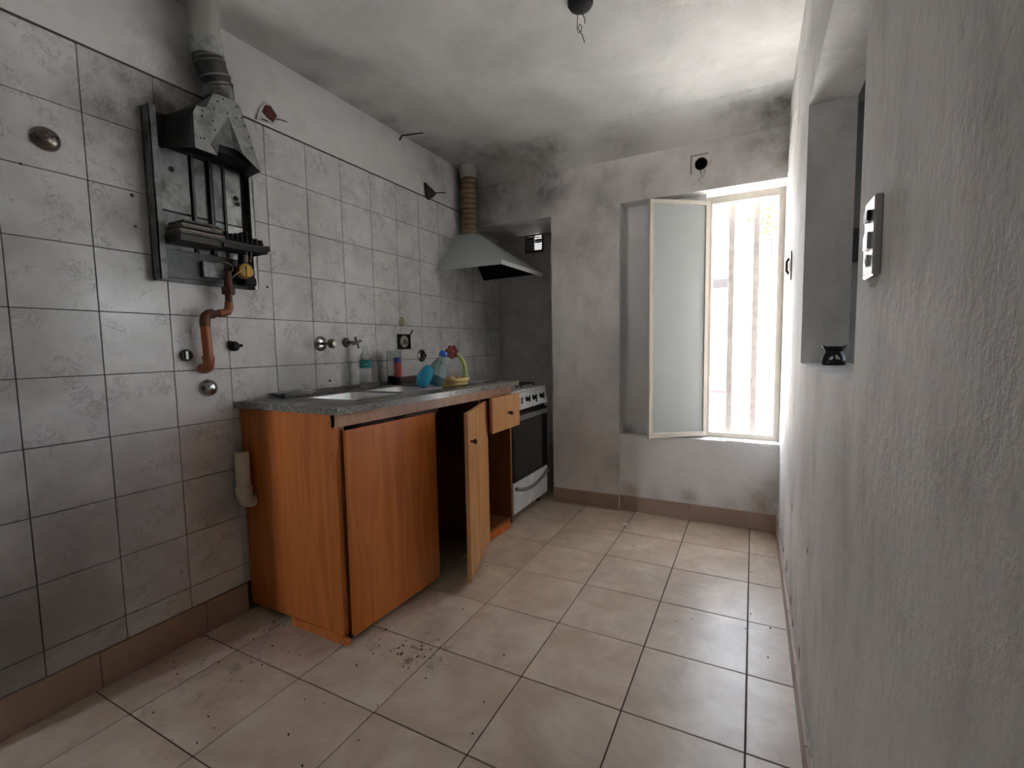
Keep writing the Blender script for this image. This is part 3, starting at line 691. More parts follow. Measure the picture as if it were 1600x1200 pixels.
hp(MB().box(.014, .034, .925, 1.236, 1.765, 1.872), 'sooty_chamber', 'soot')
# burner tray
for k in range(5):
    hp(MB().box(.05, (.150, .140, .152, .138, .146)[k], .925 + .004 * k, (1.072, 1.078, 1.062, 1.070, 1.055)[k], 1.462 + k * .010, 1.468 + k * .010), 'burner_strip', 'strip_metal' if k % 2 else 'galv_dark')
hp(MB().box(.03, .14, .93, 1.07, 1.440, 1.461), 'burner_tray', 'dark_metal')
hp(MB().tube([(.135, 1.055, 1.463), (.135, 1.238, 1.463)], .0085, 12).lathe([(.011, 0), (.011, .012)], (.135, 1.238, 1.463), (0, 1, 0), 10), 'manifold_tube', 'dark_metal', 40)
hp(MB().box(.06, .150, 1.065, 1.235, 1.440, 1.455), 'burner_tray', 'soot')
for k in range(9):
    y = 1.068 + k * .019; h = (.028, .03, .026, .03, .034, .044, .026, .024, .022)[k]
    hp(MB().box(.085, .130, y, y + .012, 1.470, 1.472 + h, .002).box(.09, .126, y - .004, y + .016, 1.476, 1.484), 'burner_nozzle', 'soot')
hp(MB().box(.09, .14, 1.03, 1.05, 1.48, 1.515, .003).tube([(.13, 1.04, 1.50), (.13, 1.075, 1.50)], .007, 8), 'pilot_block', 'dark_metal')
# gas valve
gv = hp(MB().tube([(.06, 1.150, 1.372), (.06, 1.225, 1.372)], .021, 14).tube([(.06, 1.19, 1.372), (.06, 1.19, 1.440)], .016, 12), 'gas_valve', 'dark_metal', 40)
hp(MB().lathe([(.027, 0), (.029, .004), (.029, .022), (.025, .028), (.004, .030)], (.075, 1.180, 1.372), (1, -.15, .1), 18).box(.098, .108, 1.172, 1.182, 1.352, 1.392, .002), 'valve_cap', 'brass', 40, gv)
hp(MB().box(.024, .075, 1.185, 1.235, 1.325, 1.352, .003), 'bracket', 'soot')
def wirep(path, n, mt, r=.0016): return hp(MB().tube(path, r, 6), n, mt, 60)
wirep([(.14, 1.155, 1.47), (.128, 1.165, 1.43), (.118, 1.172, 1.405)], 'wire', 'wire_pale'); wirep([(.14, 1.170, 1.47), (.135, 1.178, 1.43), (.12, 1.182, 1.405)], 'wire', 'wire_pale')
ring = [(.10 + .01 * math.sin(a), 1.09 + .035 * math.cos(a), 1.372 + .02 * math.sin(a)) for a in [k * PI / 7 for k in range(-2, 12)]]
wirep(ring, 'wire', 'wire_pale', .0012)
wirep([(.10, 1.165, 1.375), (.10, 1.14, 1.36), (.098, 1.115, 1.335)], 'wire', 'wire_pale', .0014)
# draught hood: bent perforated front sheet, top sheet and side cheeks
def T(y, z): return (.12 - .25 * (z - 1.97), y, z)
dh = hp(MB().poly([T(.975, 1.743), T(1.047, 1.741), T(1.03, 1.775), T(1.122, 1.911), T(1.080, 1.973), T(1.045, 1.909), T(1.010, 1.899), T(.994, 1.870)], .0015)
    .poly([T(1.080, 1.973), T(1.122, 1.911), T(1.148, 1.781), T(1.2045, 1.736), T(1.192, 1.85), T(1.185, 1.90), T(1.176, 1.975), T(1.163, 1.986), T(1.10, 1.982)], .0015), 'draught_hood', 'galv_bright')
def Tb(y, z, d): q = T(y, z); return (q[0] - d, y, z)
part(MB().poly([T(1.122, 1.911), T(1.030, 1.775), Tb(1.082, 1.800, .028)], .0015).poly([T(1.122, 1.911), Tb(1.082, 1.800, .028), Tb(1.13, 1.80, .020)], .0015).poly([T(1.122, 1.911), Tb(1.13, 1.80, .020), T(1.148, 1.781)], .0015)
     .poly([T(1.030, 1.775), T(1.047, 1.741), Tb(1.082, 1.800, .028)], .0015), 'bent_flap', 'galv', dh)
part(MB().poly([T(.975, 1.743), T(.994, 1.870), T(1.010, 1.899), (.03, 1.000, 1.90), (.03, .955, 1.87), (.03, .945, 1.76)], .0015), 'cheek', 'soot', dh)
part(MB().poly([T(1.2045, 1.736), T(1.185, 1.90), T(1.176, 1.975), (.03, 1.215, 1.95), (.03, 1.24, 1.85), (.03, 1.24, 1.745)], .0015), 'cheek', 'galv', dh)
part(MB().poly([T(1.010, 1.899), T(1.045, 1.909), T(1.080, 1.973), T(1.176, 1.975), (.03, 1.215, 1.95), (.03, 1.06, 1.95), (.03, 1.0, 1.90)], .0015), 'top_sheet', 'galv_dark', dh)
part(MB().box(.03, .10, .96, 1.23, 1.80, 1.84).box(.03, .13, .975, 1.225, 1.775, 1.80), 'heat_exchanger', 'soot', dh)
m = MB()
for y, z in ((1.092, 1.952), (1.117, 1.972), (1.072, 1.915), (1.028, 1.890), (1.022, 1.868), (1.057, 1.867), (1.058, 1.835), (1.001, 1.784), (1.013, 1.787), (1.121, 1.921), (1.152, 1.917), (1.165, 1.965), (1.176, 1.93), (1.180, 1.90), (1.186, 1.86), (1.188, 1.82)):
    q = T(y, z); m.lathe([(.0032, 0), (.0032, .001), (.0005, .0014)], q, (1, 0, .25), 8)
o = part(m, 'screw_hole', 'soot', dh); o['kind'] = 'stuff'

# flue pipe
fp = root('flue_pipe', (.065, 1.137, 1.99), 'grey sheet metal flue pipe elbowing up from water heater to ceiling', 'flue pipe')
def fo(p): return (p[0] - .044, p[1] + .027, p[2] + .022)
part(MB().tube([fo(q) for q in ((.107, 1.111, 1.966), (.108, 1.110, 2.012))], .050, 26), 'lower_collar', 'galv', fp, 50)
part(MB().tube([fo(q) for q in ((.108, 1.110, 2.008), (.111, 1.100, 2.030), (.115, 1.088, 2.055), (.118, 1.078, 2.078), (.12, 1.072, 2.098))], .0495, 26), 'elbow', 'galv_dark', fp, 50)
for k, (z, y, x) in enumerate(((2.016, 1.107, .109), (2.040, 1.096, .1125), (2.080, 1.077, .1185), (2.094, 1.073, .12))):
    part(MB().tube([fo(q) for q in ((x, y + .001, z - .003), (x, y - .001, z + .003))], .0525, 26), 'elbow_seam', 'galv', fp, 50)
part(MB().tube([fo(q) for q in ((.12, 1.072, 2.094), (.12, 1.066, 2.15))], .0525, 26), 'sleeve', 'galv_bright', fp, 50)
part(MB().tube([fo((.12, 1.066, 2.146)), (.076, 1.091, CZ + .002)], .050, 26), 'upper_pipe', 'flue_paint', fp, 50)

# gas supply pipe below the heater
gp = root('gas_pipe', (.03, 1.06, 1.0), 'orange brown bent gas pipe below the stripped water heater', 'pipe')
def gq(m, n, mt, s=50): return part(m, n, mt, gp, s)
gq(MB().tube([(.06, 1.128, 1.372), (.058, 1.128, 1.300)], .014, 12), 'pipe', 'rust')
gq(MB().lathe([(.021, 0), (.023, .004), (.023, .024), (.021, .028)], (.058, 1.128, 1.282), (0, 0, 1), 6), 'union_nut', 'rust', 30)
gq(MB().tube([(.058, 1.128, 1.286), (.056, 1.128, 1.240)], .0125, 14), 'pipe', 'rust')
gq(MB().tube([(.056, 1.128, 1.252), (.056, 1.127, 1.232), (.056, 1.120, 1.218), (.055, 1.104, 1.212), (.054, 1.090, 1.210)], .0155, 16), 'elbow', 'copper')
gq(MB().tube([(.054, 1.098, 1.211), (.050, 1.065, 1.206)], .0125, 14), 'pipe', 'rust')
gq(MB().tube([(.050, 1.072, 1.208), (.047, 1.056, 1.205), (.045, 1.045, 1.196), (.044, 1.042, 1.180), (.044, 1.042, 1.160)], .0175, 16), 'elbow', 'rust')
gq(MB().tube([(.044, 1.042, 1.170), (.044, 1.046, 1.040)], .0165, 16), 'pipe', 'copper')
gq(MB().tube([(.044, 1.046, 1.046), (.043, 1.046, 1.024), (.036, 1.046, 1.010), (.020, 1.046, 1.005), (.001, 1.046, 1.005)], .019, 16), 'elbow', 'copper')
gq(MB().tube([(.044, 1.0445, 1.052), (.044, 1.045, 1.038)], .0205, 16), 'pipe_collar', 'copper')

# ------------------------------------------------------------------ small wall fittings
def dome(name, y, z, r, h, mat, label, cat, bx=.002):
    t = root(name, (bx, y, z), label, cat)
    part(MB().lathe([(r * .98, 0), (r, .003), (r * .93, h * .45), (r * .70, h * .8), (r * .35, h * .97), (.001, h)], (bx, y, z), (1, 0, 0), 24), 'cover', mat, t, 60)
    part(MB().lathe([(r * .22, 0), (r * .22, .004), (.001, .005)], (bx + h * .94, y, z), (1, 0, 0), 12), 'screw_cap', mat, t, 40)
    return t
dome('pipe_cover', .657, 1.687, .034, .026, 'chrome_dark', 'round brown metal pipe cover high on left tiles beside water heater', 'pipe cover')
dome('pipe_cover', 1.060, .931, .033, .028, 'chrome', 'shiny chrome dome pipe cover below the orange gas pipe', 'pipe cover')
t = root('capped_outlet', (.002, .990, 1.056), 'small dark round capped pipe outlet left of the orange gas pipe', 'pipe outlet')
part(MB().lathe([(.021, 0), (.022, .008), (.019, .014), (.016, .014), (.016, .006), (.001, .006)], (.002, .990, 1.056), (1, 0, 0), 20), 'ring', 'dark_metal', t, 40)
part(MB().box(.006, .014, .984, .996, 1.040, 1.072, .002), 'plug', 'chrome', t)
t = root('valve_stub', (.002, 1.163, 1.087), 'black broken valve stub sticking out right of the orange gas pipe', 'valve')
part(MB().lathe([(.018, 0), (.020, .004), (.019, .022), (.012, .030), (.001, .031)], (.002, 1.163, 1.087), (1, 0, 0), 9), 'body', 'soot', t, 30)
part(MB().tube([(.024, 1.163, 1.087), (.028, 1.188, 1.090)], .006, 8).box(.004, .022, 1.143, 1.154, 1.094, 1.108, .002), 'spout', 'soot', t, 30)
# wall faucet remains
t = root('tap_stub', (.002, 1.588, 1.096), 'chrome wall tap stub with round flange above the sink', 'tap')
part(MB().lathe([(.036, 0), (.035, .004), (.026, .009), (.012, .011), (.001, .011)], (.002, 1.588, 1.096), (1, 0, 0), 24), 'flange', 'chrome', t, 50)
part(MB().tube([(.01, 1.588, 1.096), (.095, 1.588, 1.094)], .0075, 12), 'stem', 'chrome_dark', t, 50)
part(MB().lathe([(.012, 0), (.022, .002), (.023, .012), (.015, .016), (.012, .026), (.001, .026)], (.070, 1.588, 1.095), (1, 0, 0), 16), 'collar', 'chrome_dark', t, 40)
t = root('cross_handle_tap', (.002, 1.745, 1.102), 'chrome wall tap with cross handle above the clear water bottle', 'tap')
part(MB().lathe([(.024, 0), (.023, .005), (.014, .012), (.001, .012)], (.002, 1.745, 1.102), (1, 0, 0), 20), 'flange', 'chrome_dark', t, 50)
part(MB().tube([(.01, 1.745, 1.102), (.075, 1.745, 1.100)], .0085, 12), 'stem', 'chrome_dark', t, 50)
m = MB().lathe([(.010, 0), (.011, .008), (.004, .014)], (.070, 1.745, 1.100), (1, 0, 0), 12)
for k in range(4):
    an = k * PI / 2 + .35
    m.tube([(.076, 1.745, 1.100), (.078, 1.745 + .030 * math.cos(an), 1.100 + .030 * math.sin(an))], [.0045, .006], 8)
part(m, 'cross_handle', 'chrome', t, 40)
t = root('pipe_escutcheon', (.002, 2.347, 1.020), 'chrome ring escutcheon on tiles right of the open wall socket', 'escutcheon')
part(MB().lathe([(.039, 0), (.038, .005), (.026, .010), (.022, .010), (.022, .002), (.001, .002)], (.002, 2.347, 1.020), (1, 0, 0), 24), 'ring', 'chrome_dark', t, 40)
part(MB().lathe([(.012, 0), (.012, .03), (.008, .03), (.008, .01), (.001, .01)], (.002, 2.347, 1.020), (1, 0, 0), 14), 'stub', 'chrome', t, 40)
# open socket box in the tiles
t = root('open_wall_socket', (.002, 2.185, 1.107), 'open square wall socket with bare wires above the jar', 'socket')
part(MB().box(.002, .010, 2.130, 2.240, 1.062, 1.072).box(.002, .010, 2.130, 2.240, 1.142, 1.150).box(.002, .010, 2.130, 2.140, 1.072, 1.142).box(.002, .010, 2.230, 2.240, 1.072, 1.142).box(.002, .004, 2.14, 2.23, 1.072, 1.142), 'socket_box', 'soot', t)
part(MB().lathe([(.034, 0), (.034, .006), (.022, .007), (.022, .003), (.001, .003)], (.004, 2.185, 1.107), (1, 0, 0), 16), 'insert', 'wire_pale', t, 40)
part(MB().tube([(.012, 2.165, 1.09), (.02, 2.185, 1.115), (.014, 2.205, 1.10), (.018, 2.19, 1.088), (.012, 2.17, 1.12)], .0025, 6), 'wire', 'wire', t, 60)
part(MB().tube([(.006, 2.23, 1.142), (.012, 2.245, 1.158), (.014, 2.255, 1.175)], .004, 6), 'wire', 'wire', t, 60)
# broken box beside the flue pipe
t = root('broken_junction_box', (-.001, 1.37, 2.05), 'broken white junction box with red brick showing beside flue pipe', 'junction box')
part(MB().poly([(.004, 1.325, 2.015), (.004, 1.405, 2.028), (.004, 1.435, 2.062), (.004, 1.392, 2.100), (.004, 1.375, 2.105), (.004, 1.345, 2.07)], .006), 'plaster_patch', 'white_plaster_chip', t)
part(MB().poly([(.008, 1.352, 2.055), (.008, 1.372, 2.040), (.008, 1.398, 2.032), (.008, 1.418, 2.065), (.008, 1.390, 2.092), (.008, 1.368, 2.088)], .004), 'brick_core', 'brick_red', t)
for q in ([(.006, 1.412, 2.05), (.03, 1.428, 2.045), (.045, 1.437, 2.038)], [(.006, 1.345, 2.025), (.02, 1.365, 2.018)]): part(MB().tube(q, .0018, 6), 'wire', 'wire', t)
# dark bent plate on tile edge
t = root('bent_metal_plate', (.0, 2.49, 2.04), 'dark bent triangular metal plate at tile edge left of duct', 'plate')
part(MB().prism([(2.428, 2.086), (2.50, 2.068), (2.545, 2.052), (2.51, 2.02), (2.462, 1.990), (2.436, 2.00)], .010, 0, .002), 'sheet', 'dark_metal', t)
part(MB().tube([(.01, 2.54, 2.055), (.05, 2.585, 2.062)], .003, 6), 'nail', 'wire', t)
t = tag(MB().tube([(-.001, 2.215, 2.262), (.012, 2.215, 2.272), (.016, 2.218, 2.284), (.06, 2.228, 2.283), (.15, 2.242, 2.279)], [.005, .005, .0045, .004, .003], 8).build('wall_hook', 'wire', None, 50), 'thin bent wire hook sticking out of left wall near ceiling', 'hook')
# ceiling lamp outlet with hanging wires
t = root('ceiling_outlet', (1.24, 1.745, CZ), 'dark round ceiling outlet with loose wires hanging down', 'ceiling outlet')
part(MB().lathe([(.046, 0), (.046, -.012), (.038, -.024), (.02, -.030), (.001, -.030)], (1.255, 1.73, CZ), (0, 0, 1), 18), 'box', 'soot', t, 40)
cx_, cy_ = 1.252, 1.728
part(MB().tube([(cx_ - .006, cy_, 2.275), (cx_ - .008, cy_, 2.235), (cx_ - .009, cy_, 2.205), (cx_ - .004, cy_, 2.19), (cx_ + .006, cy_, 2.195), (cx_ + .008, cy_, 2.21), (cx_, cy_, 2.22), (cx_ - .006, cy_, 2.21), (cx_ + .002, cy_, 2.192), (cx_ + .012, cy_ - .005, 2.175), (cx_ + .022, cy_ - .01, 2.145)], .0015, 6), 'wire', 'wire', t, 60)
part(MB().tube([(cx_ + .006, cy_, 2.275), (cx_ + .010, cy_, 2.255), (cx_ + .018, cy_, 2.235), (cx_ + .020, cy_, 2.215)], .0016, 6), 'wire', 'wire', t, 60)
# round hole box above the window
t = root('open_junction_box', (1.545, 2.95, 2.085), 'open round junction box with loose wires above the window', 'junction box')
bx_, bz_ = 1.549, 2.078
part(MB().lathe([(.034, 0), (.034, .004), (.029, .004), (.029, .001), (.001, .001)], (bx_, 2.951, bz_), (0, -1, 0), 14), 'box', 'soot', t, 30)
part(MB().box(bx_ - .058, bx_ - .048, 2.9485, 2.951, bz_ - .05, bz_ + .055).box(bx_ - .048, bx_ + .04, 2.9485, 2.951, bz_ + .047, bz_ + .055), 'plaster_cut', 'grey_patch', t)
part(MB().tube([(bx_, 2.945, bz_ - .02), (bx_ - .002, 2.93, bz_ - .05), (bx_ + .004, 2.935, bz_ - .075), (bx_ - .012, 2.935, bz_ - .10)], .0015, 6), 'wire', 'wire', t, 60)
part(MB().tube([(bx_ + .01, 2.945, bz_ - .025), (bx_ + .025, 2.93, bz_ - .05), (bx_ + .012, 2.93, bz_ - .085)], .0013, 6), 'wire', 'wire', t, 60)
# oval latch plate on the right wall
t = root('wall_pull_plate', (1.975, 2.46, 1.40), 'brown oval metal plate on right wall beside the window', 'wall plate')
o = part(MB().lathe([(.070, 0), (.066, .006), (.05, .009), (.03, .009), (.028, .004), (.001, .004)], (1.9755, 2.46, 1.40), (-1, 0, 0), 20).map(lambda v: Vector((v.x, 2.46 + (v.y - 2.46) * .62, v.z))), 'plate', 'chrome_dark', t, 40)
part(MB().tube([(1.967, 2.46, 1.435), (1.957, 2.46, 1.42), (1.957, 2.46, 1.38), (1.967, 2.46, 1.365)], .006, 8), 'handle', 'rust', t, 50)
# light switch on the right wall, near
t = root('light_switch', (1.975, .806, 1.203), 'old glossy light switch plate on right wall near the camera', 'light switch')
sw = part(MB().box(1.9655, 1.9752, .778, .836, 1.150, 1.252, .002), 'plate', 'plate_plastic', t)
part(MB().box(1.9605, 1.966, .794, .816, 1.222, 1.236, .001), 'rocker', 'black', t)
part(MB().box(1.9615, 1.966, .794, .820, 1.186, 1.208, .001), 'rocker', 'plate_plastic', t)
part(MB().lathe([(.008, 0), (.008, .003), (.001, .004)], (1.966, .806, 1.172), (-1, 0, 0), 12), 'socket_hole', 'white_plastic', t, 40)
fl = MB()
for y, z, r in ((.83, 1.146, .012), (.815, 1.142, .008), (.842, 1.15, .008)): fl.ball((1.975, y, z), r, (.3, 1, .6), 8)
part(fl, 'plaster_smear', 'white_plaster_chip', t)

# ornament on the opening's sill
t = root('oil_burner', (2.045, 1.69, .995), 'black ceramic oil burner with leaf cut-outs on the opening sill', 'oil burner')
ox, oy, oz = 2.045, 1.69, .9955
m = MB(); prof = [(.027, 0), (.030, .004), (.0305, .014), (.028, .026), (.022, .036), (.020, .041), (.024, .048), (.031, .055)]
n = 24; rings = []
for r, h in prof:
    ring = []
    for k in range(n):
        th = 2 * PI * k / n; f = h / .055
        hh = h + (.006 * max(0, math.cos(2 * th)) if h > .05 else 0); q = r * (1 + (.10 * math.cos(2 * th) if h > .04 else 0))
        ring.append(m.b.verts.new((ox + q * math.cos(th), oy + q * math.sin(th), oz + hh)))
    rings.append(ring)
for p_, q_ in zip(rings, rings[1:]):
    for k in range(n): m.b.faces.new((p_[k], p_[(k + 1) % n], q_[(k + 1) % n], q_[k]))
m.b.faces.new(rings[0][::-1])
c = m.b.verts.new((ox, oy, oz + .048))
for k in range(n): m.b.faces.new((rings[-1][k], rings[-1][(k + 1) % n], c))
part(m, 'body', 'black', t, 50)
for ang_, dz, sl_ in ((-2.0, .016, .5), (-1.35, .020, -.4)):
    d = Vector((math.cos(ang_), math.sin(ang_), 0)); sd = Vector((-d.y, d.x, 0)); c0 = Vector((ox, oy, oz + dz)) + d * .0295
    pts = []
    for k in range(10):
        a2 = 2 * PI * k / 10; u_ = .005 * math.cos(a2); v_ = .011 * math.sin(a2)
        pts.append(c0 + sd * (u_ + sl_ * v_) + Vector((0, 0, v_)))
    part(MB().poly(pts, .002), 'leaf_cutout', 'white_plastic', t)

# ------------------------------------------------------------------ things on the counter
ZC = .8685
t = root('water_bottle', (.078, 1.80, ZC), 'small clear water bottle with teal label on counter against tiles', 'bottle')
bx_, by_ = .080, 1.795
part(MB().lathe([(.020, 0), (.028, .003), (.030, .012), (.030, .03), (.0285, .034), (.030, .04), (.030, .060), (.0285, .064), (.030, .070), (.030, .135), (.028, .150), (.020, .172), (.013, .184), (.0115, .196)], (bx_, by_, ZC), (0, 0, 1), 24), 'body', 'clear', t, 50)
part(MB().lathe([(.0308, .112), (.0310, .112), (.0310, .150), (.0285, .151)], (bx_, by_, ZC - .01), (0, 0, 1), 24, False), 'label', 'teal', t, 50)
part(MB().lathe([(.014, .196), (.0145, .197), (.0145, .212), (.013, .214), (.001, .214)], (bx_, by_, ZC), (0, 0, 1), 18), 'cap', 'clear', t, 40)
t = root('glass_jar', (.085, 2.01, ZC), 'tall clear jar with blue and red label on counter against tiles', 'jar')
jx, jy = .082, 2.005
part(MB().lathe([(.034, 0), (.039, .004), (.040, .012), (.040, .150), (.037, .160), (.036, .166), (.037, .170), (.037, .185), (.034, .185), (.034, .165), (.037, .15), (.037, .015), (.001, .010)], (jx, jy, ZC), (0, 0, 1), 28), 'body', 'clear_glass', t, 50)
def wrap(z0, z1, a0, a1, r=.0408):
    m = MB(); A = []
    for k in range(13):
        th = a0 + (a1 - a0) * k / 12
        A.append([m.b.verts.new((jx + r * math.cos(th), jy + r * math.sin(th), ZC + z)) for z in (z0, z1)])
    for p_, q_ in zip(A, A[1:]): m.b.faces.new((p_[0], q_[0], q_[1], p_[1]))
    return m
part(wrap(.122, .150, -.85, 1.6), 'label_band', 'blue_band', t, 60)
part(wrap(.045, .122, -.85, 1.6), 'label', 'red_label', t, 60)
part(MB().lathe([(.034, .014), (.0355, .016), (.0355, .05), (.001, .05)], (jx, jy, ZC), (0, 0, 1), 24), 'contents', 'brown_board', t, 40)
tag(MB().box(.034, .052, 2.045, 2.300, ZC, ZC + .036, .003).build('wooden_board', 'brown_board'), 'dark brown wooden board standing on counter behind the blue bottle', 'board')
# crushed bottle with blue liquid
t = root('detergent_bottle', (.45, 1.80, ZC), 'crushed clear bottle of blue liquid with blue cap on counter', 'bottle')
A0 = Vector((.435, 1.800, ZC + .033)); A1 = Vector((.452, 1.930, ZC + .158))
def ptsl(a, b_, ts): return [tuple(a + (b_ - a) * q) for q in ts]
P0 = Vector((.470, 1.835, ZC + .018)); D = Vector((.02, .062, .150)).normalized()
part(MB().lathe([(.020, 0), (.036, .004), (.043, .018), (.045, .055), (.043, .085), (.034, .112), (.022, .132), (.0165, .145), (.0165, .152)], P0, D, 26), 'body', 'pet_blue', t, 50)
part(MB().lathe([(.018, .003), (.033, .007), (.040, .020), (.0415, .045), (.001, .046)], P0, D, 24), 'liquid', 'liquid', t, 50)
part(MB().lathe([(.0185, .150), (.0195, .152), (.0195, .172), (.017, .175), (.001, .175)], P0, D, 20), 'cap', 'blue_cap', t, 40)
P1 = Vector((.475, 1.742, ZC + .034)); D1 = Vector((.0, .075, .085)).normalized()
part(MB().lathe([(.012, -.012), (.026, -.006), (.033, .012), (.034, .045), (.030, .078), (.018, .096), (.006, .102)], P1, D1, 24), 'crushed_base', 'liquid', t, 50)
# flower dish with curved stem
t = root('flower_dish', (.42, 2.06, ZC), 'yellow oval dish with curved green stem and red flower', 'dish')
fx, fy = .445, 2.055
def oval(m, prof, n=30):
    rings = [[m.b.verts.new((fx + r * .75 * math.cos(2 * PI * k / n), fy + r * 1.25 * math.sin(2 * PI * k / n), ZC + h)) for k in range(n)] for r, h in prof]
    for p_, q_ in zip(rings, rings[1:]):
        for k in range(n): m.b.faces.new((p_[k], p_[(k + 1) % n], q_[(k + 1) % n], q_[k]))
    m.b.faces.new(rings[0][::-1]); m.b.faces.new(rings[-1]); return m
part(oval(MB(), [(.066, 0), (.072, .004), (.073, .016), (.070, .018), (.078, .021), (.082, .027), (.082, .040), (.078, .042), (.074, .030), (.04, .026), (.005, .026)]), 'dish', 'yellow', t, 40)
sx_, sy_ = .452, 2.142
stem = [(sx_, sy_, ZC + .02), (sx_, sy_ + .004, ZC + .06), (sx_ - .002, sy_ + .002, ZC + .10), (sx_ - .004, sy_ - .014, ZC + .132), (sx_ - .006, sy_ - .045, ZC + .155), (sx_ - .006, sy_ - .095, ZC + .172)]
part(MB().tube(stem, [.013, .0125, .012, .0115, .011, .010], 12), 'stem', 'green_stem', t, 60)
fc = Vector((sx_ + .002, sy_ - .125, ZC + .176))
fl_ = part(MB().ball(fc, .020, (1, 1, 1), 14), 'flower_centre', 'coral', t, 60)
for k in range(7):
    an = 2 * PI * k / 7 + .2
    d = Vector((.75 * math.cos(an), .55 * math.cos(an) * .35 + .0, math.sin(an))).normalized()
    d = Vector((.45 * math.cos(an), .9 * math.cos(an), math.sin(an))).normalized()
    part(MB().tube([fc + d * .010, fc + d * .022 + Vector((.008, -.004, 0)), fc + d * .034 + Vector((.010, -.005, 0))], [.010, .0145, .009], 10), 'petal', 'coral', fl_, 60)
for k, (yy, xx, lab) in enumerate(((2.005, .452, 'tan sponge at the left end of the yellow flower dish'), (2.068, .448, 'tan sponge beside the green stem on the yellow dish'))):
    m = MB(); m.ball((xx, yy, ZC + .0415), .03, (.85, 1.0, .45), 14)
    m.map(lambda v: v + Vector((0, 0, .003 * math.sin(v.y * 210))))
    tag(m.build('sponge', 'sponge', None, 60), lab, 'sponge', 'sponges on the yellow dish')
# crumpled tray on the left end of the counter
t = root('plastic_tray', (.07, 1.37, ZC), 'crumpled clear plastic tray on left end of granite countertop', 'tray')
m = MB(); nx, ny = 7, 12; vv = [[None] * (ny + 1) for _ in range(nx + 1)]
for i in range(nx + 1):
    for j in range(ny + 1):
        u_, v_ = i / nx, j / ny; edge = min(u_, 1 - u_, v_, 1 - v_)
        vv[i][j] = m.b.verts.new((.022 + .105 * u_ + random.uniform(-.003, .003), 1.29 + .165 * v_ + random.uniform(-.003, .003), ZC + .004 + (.012 if edge < .05 else 0) + random.uniform(0, .008)))
for i in range(nx):
    for j in range(ny): m.b.faces.new((vv[i][j], vv[i + 1][j], vv[i + 1][j + 1], vv[i][j + 1]))
o = part(m, 'film', 'foil', t)
sm = o.modifiers.new('thickness', 'SOLIDIFY'); sm.thickness = .001
part(MB().box(.03, .036, 1.29, 1.44, ZC + .001, ZC + .022, .001).box(.02, .12, 1.287, 1.293, ZC + .001, ZC + .018, .001), 'rim', 'clear', t)

# debris on the floor
m = MB()
def flake(x, y, s):
    z0 = .0006; n = random.randint(4, 6); a0 = random.uniform(0, 6)
    m.prism([(x + s * random.uniform(.5, 1) * math.cos(a0 + 2 * PI * k / n), y + s * random.uniform(.5, 1) * math.sin(a0 + 2 * PI * k / n)) for k in range(n)], random.uniform(.001, .004), 2, z0)
for (cx, cy, sx_, sy_, n) in ((.815, 1.25, .045, .035, 26), (.66, 1.20, .06, .04, 12), (.31, .78, .16, .14, 14), (.2, 1.05, .12, .1, 22), (1.2, 1.5, .35, .5, 14), (.85, .9, .3, .3, 16), (1.88, 1.9, .04, .5, 10)):
    for k in range(n):
        x = random.gauss(cx, sx_); y = random.gauss(cy, sy_)
        if .02 < x < 1.95 and y < 2.9 and not (x < .60 and 1.16 < y < 2.42): flake(x, y, random.uniform(.0012, .0045))
o = m.build('floor_debris', 'soot'); tag(o, 'black crumbs and dirt scattered on the beige floor tiles', 'debris'); o['kind'] = 'stuff'
t = tag(MB().prism([(1.165, 2.705), (1.19, 2.70), (1.198, 2.712), (1.185, 2.728), (1.165, 2.722)], .006, 2, .0005).build('plaster_chip', 'white_plaster_chip'), 'white plaster chip lying on floor tiles near the window niche', 'chip')

t = root('dark_wall_box', (2.36, 3.36, 1.55), 'dark box on the next room wall glimpsed past the opening jamb', 'box')
part(MB().box(2.29, 2.44, 3.32, 3.358, 1.51, 1.70, .004), 'body', 'black', t)
part(MB().box(2.31, 2.42, 3.314, 3.321, 1.53, 1.68, .002), 'cover', 'soot', t)
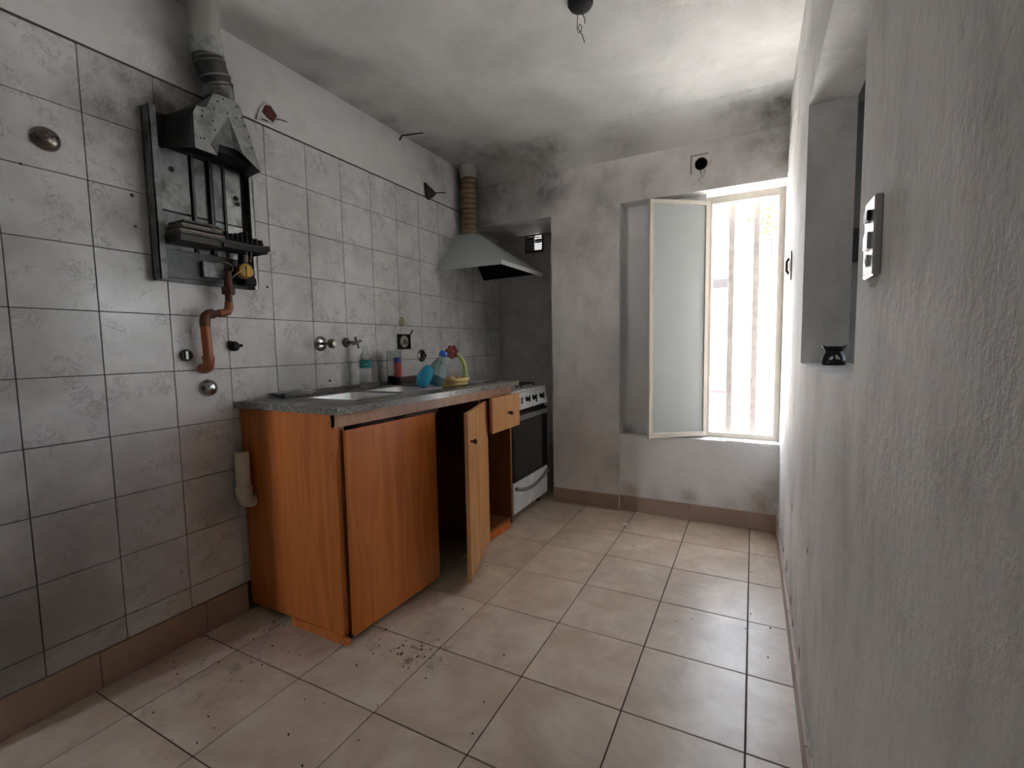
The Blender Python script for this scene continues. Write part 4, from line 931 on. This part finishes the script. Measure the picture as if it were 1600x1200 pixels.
# ------------------------------------------------------------------ courtyard
struct(MB().box(-14, 16, 3.2, 40, -.2, -.05).build('courtyard_ground', 'ground'))
struct(MB().box(-20, 16, -30, -1.66, -.2, -.05).build('garden_ground', 'ground'))
yw = struct(MB().box(-3, 1.45, 7.0, 7.2, -.05, 3.4).box(1.45, 8, 7.0, 7.2, -.05, 2.40).box(1.42, 8, 6.97, 7.22, 2.40, 2.43).box(1.55, 8, 6.93, 7.0, 1.70, 1.73).box(1.4, 8, 6.9, 7.0, .66, .69).build('courtyard_wall', 'ext_white'))
la = root('lattice_panel', (1.30, 6.95, 1.8), 'brown lattice strip on white courtyard wall seen through left window gap', 'lattice')
part(MB().box(1.0, 1.52, 6.95, 6.99, 1.80, 1.92), 'panel', 'ext_brown', la)
m = MB()
for r in range(4):
    for c in range(5): m.box(1.05 + c * .1, 1.09 + c * .1, 6.96, 7.0, 1.45 + r * .07, 1.47 + r * .07)
part(m, 'vent_brick', 'ext_grey', la)
t = tag(MB().tube([(1.96, 6.9, 2.42), (2.0, 6.88, 2.43), (2.02, 6.87, 2.30), (2.02, 6.88, 2.12)], .02, 8).tube([(2.08, 6.9, 2.43), (2.12, 6.86, 2.4), (2.12, 6.87, 2.15)], .025, 8).build('hanging_pipes', 'ext_grey', None, 50), 'grey bent pipes hanging over the top of courtyard wall', 'pipe')
ch = root('pink_chair', (1.42, 6.4, -.05), 'faint pink plastic chair against courtyard wall', 'chair')
part(MB().box(1.2, 1.6, 6.2, 6.6, .40, .43, .01), 'seat', 'ext_pink', ch)
part(MB().box(1.2, 1.6, 6.58, 6.62, .43, .85, .01), 'backrest', 'ext_pink', ch)
for x in (1.22, 1.58):
    for y in (6.22, 6.58): part(MB().box(x - .02, x + .02, y - .02, y + .02, -.05, .40), 'leg', 'ext_pink', ch)
tr = root('tree', (2.0, 9.0, -.05), 'sunlit yellow green tree behind the white courtyard wall', 'tree')
part(MB().tube([(2.0, 9.0, -.05), (2.02, 9.0, 1.2), (1.95, 9.05, 2.6), (2.05, 9.0, 3.3)], [.12, .10, .07, .03], 10), 'trunk', 'bark', tr, 60)
m = MB()
for k in range(900):
    c = Vector((random.gauss(2.08, .26), random.gauss(9.0, .3), random.gauss(3.05, .22)))
    d = Vector((random.gauss(0, 1), random.gauss(0, 1), random.gauss(0, .6))).normalized(); s_ = d.orthogonal().normalized(); L_ = random.uniform(.05, .10)
    q = [c, c + d * L_ * .5 + s_ * L_ * .25, c + d * L_, c + d * L_ * .5 - s_ * L_ * .25]
    m.b.faces.new([m.b.verts.new(v) for v in q])
o = part(m, 'foliage', 'leaf', tr); o['kind'] = 'stuff'
bpy.context.view_layer.update()
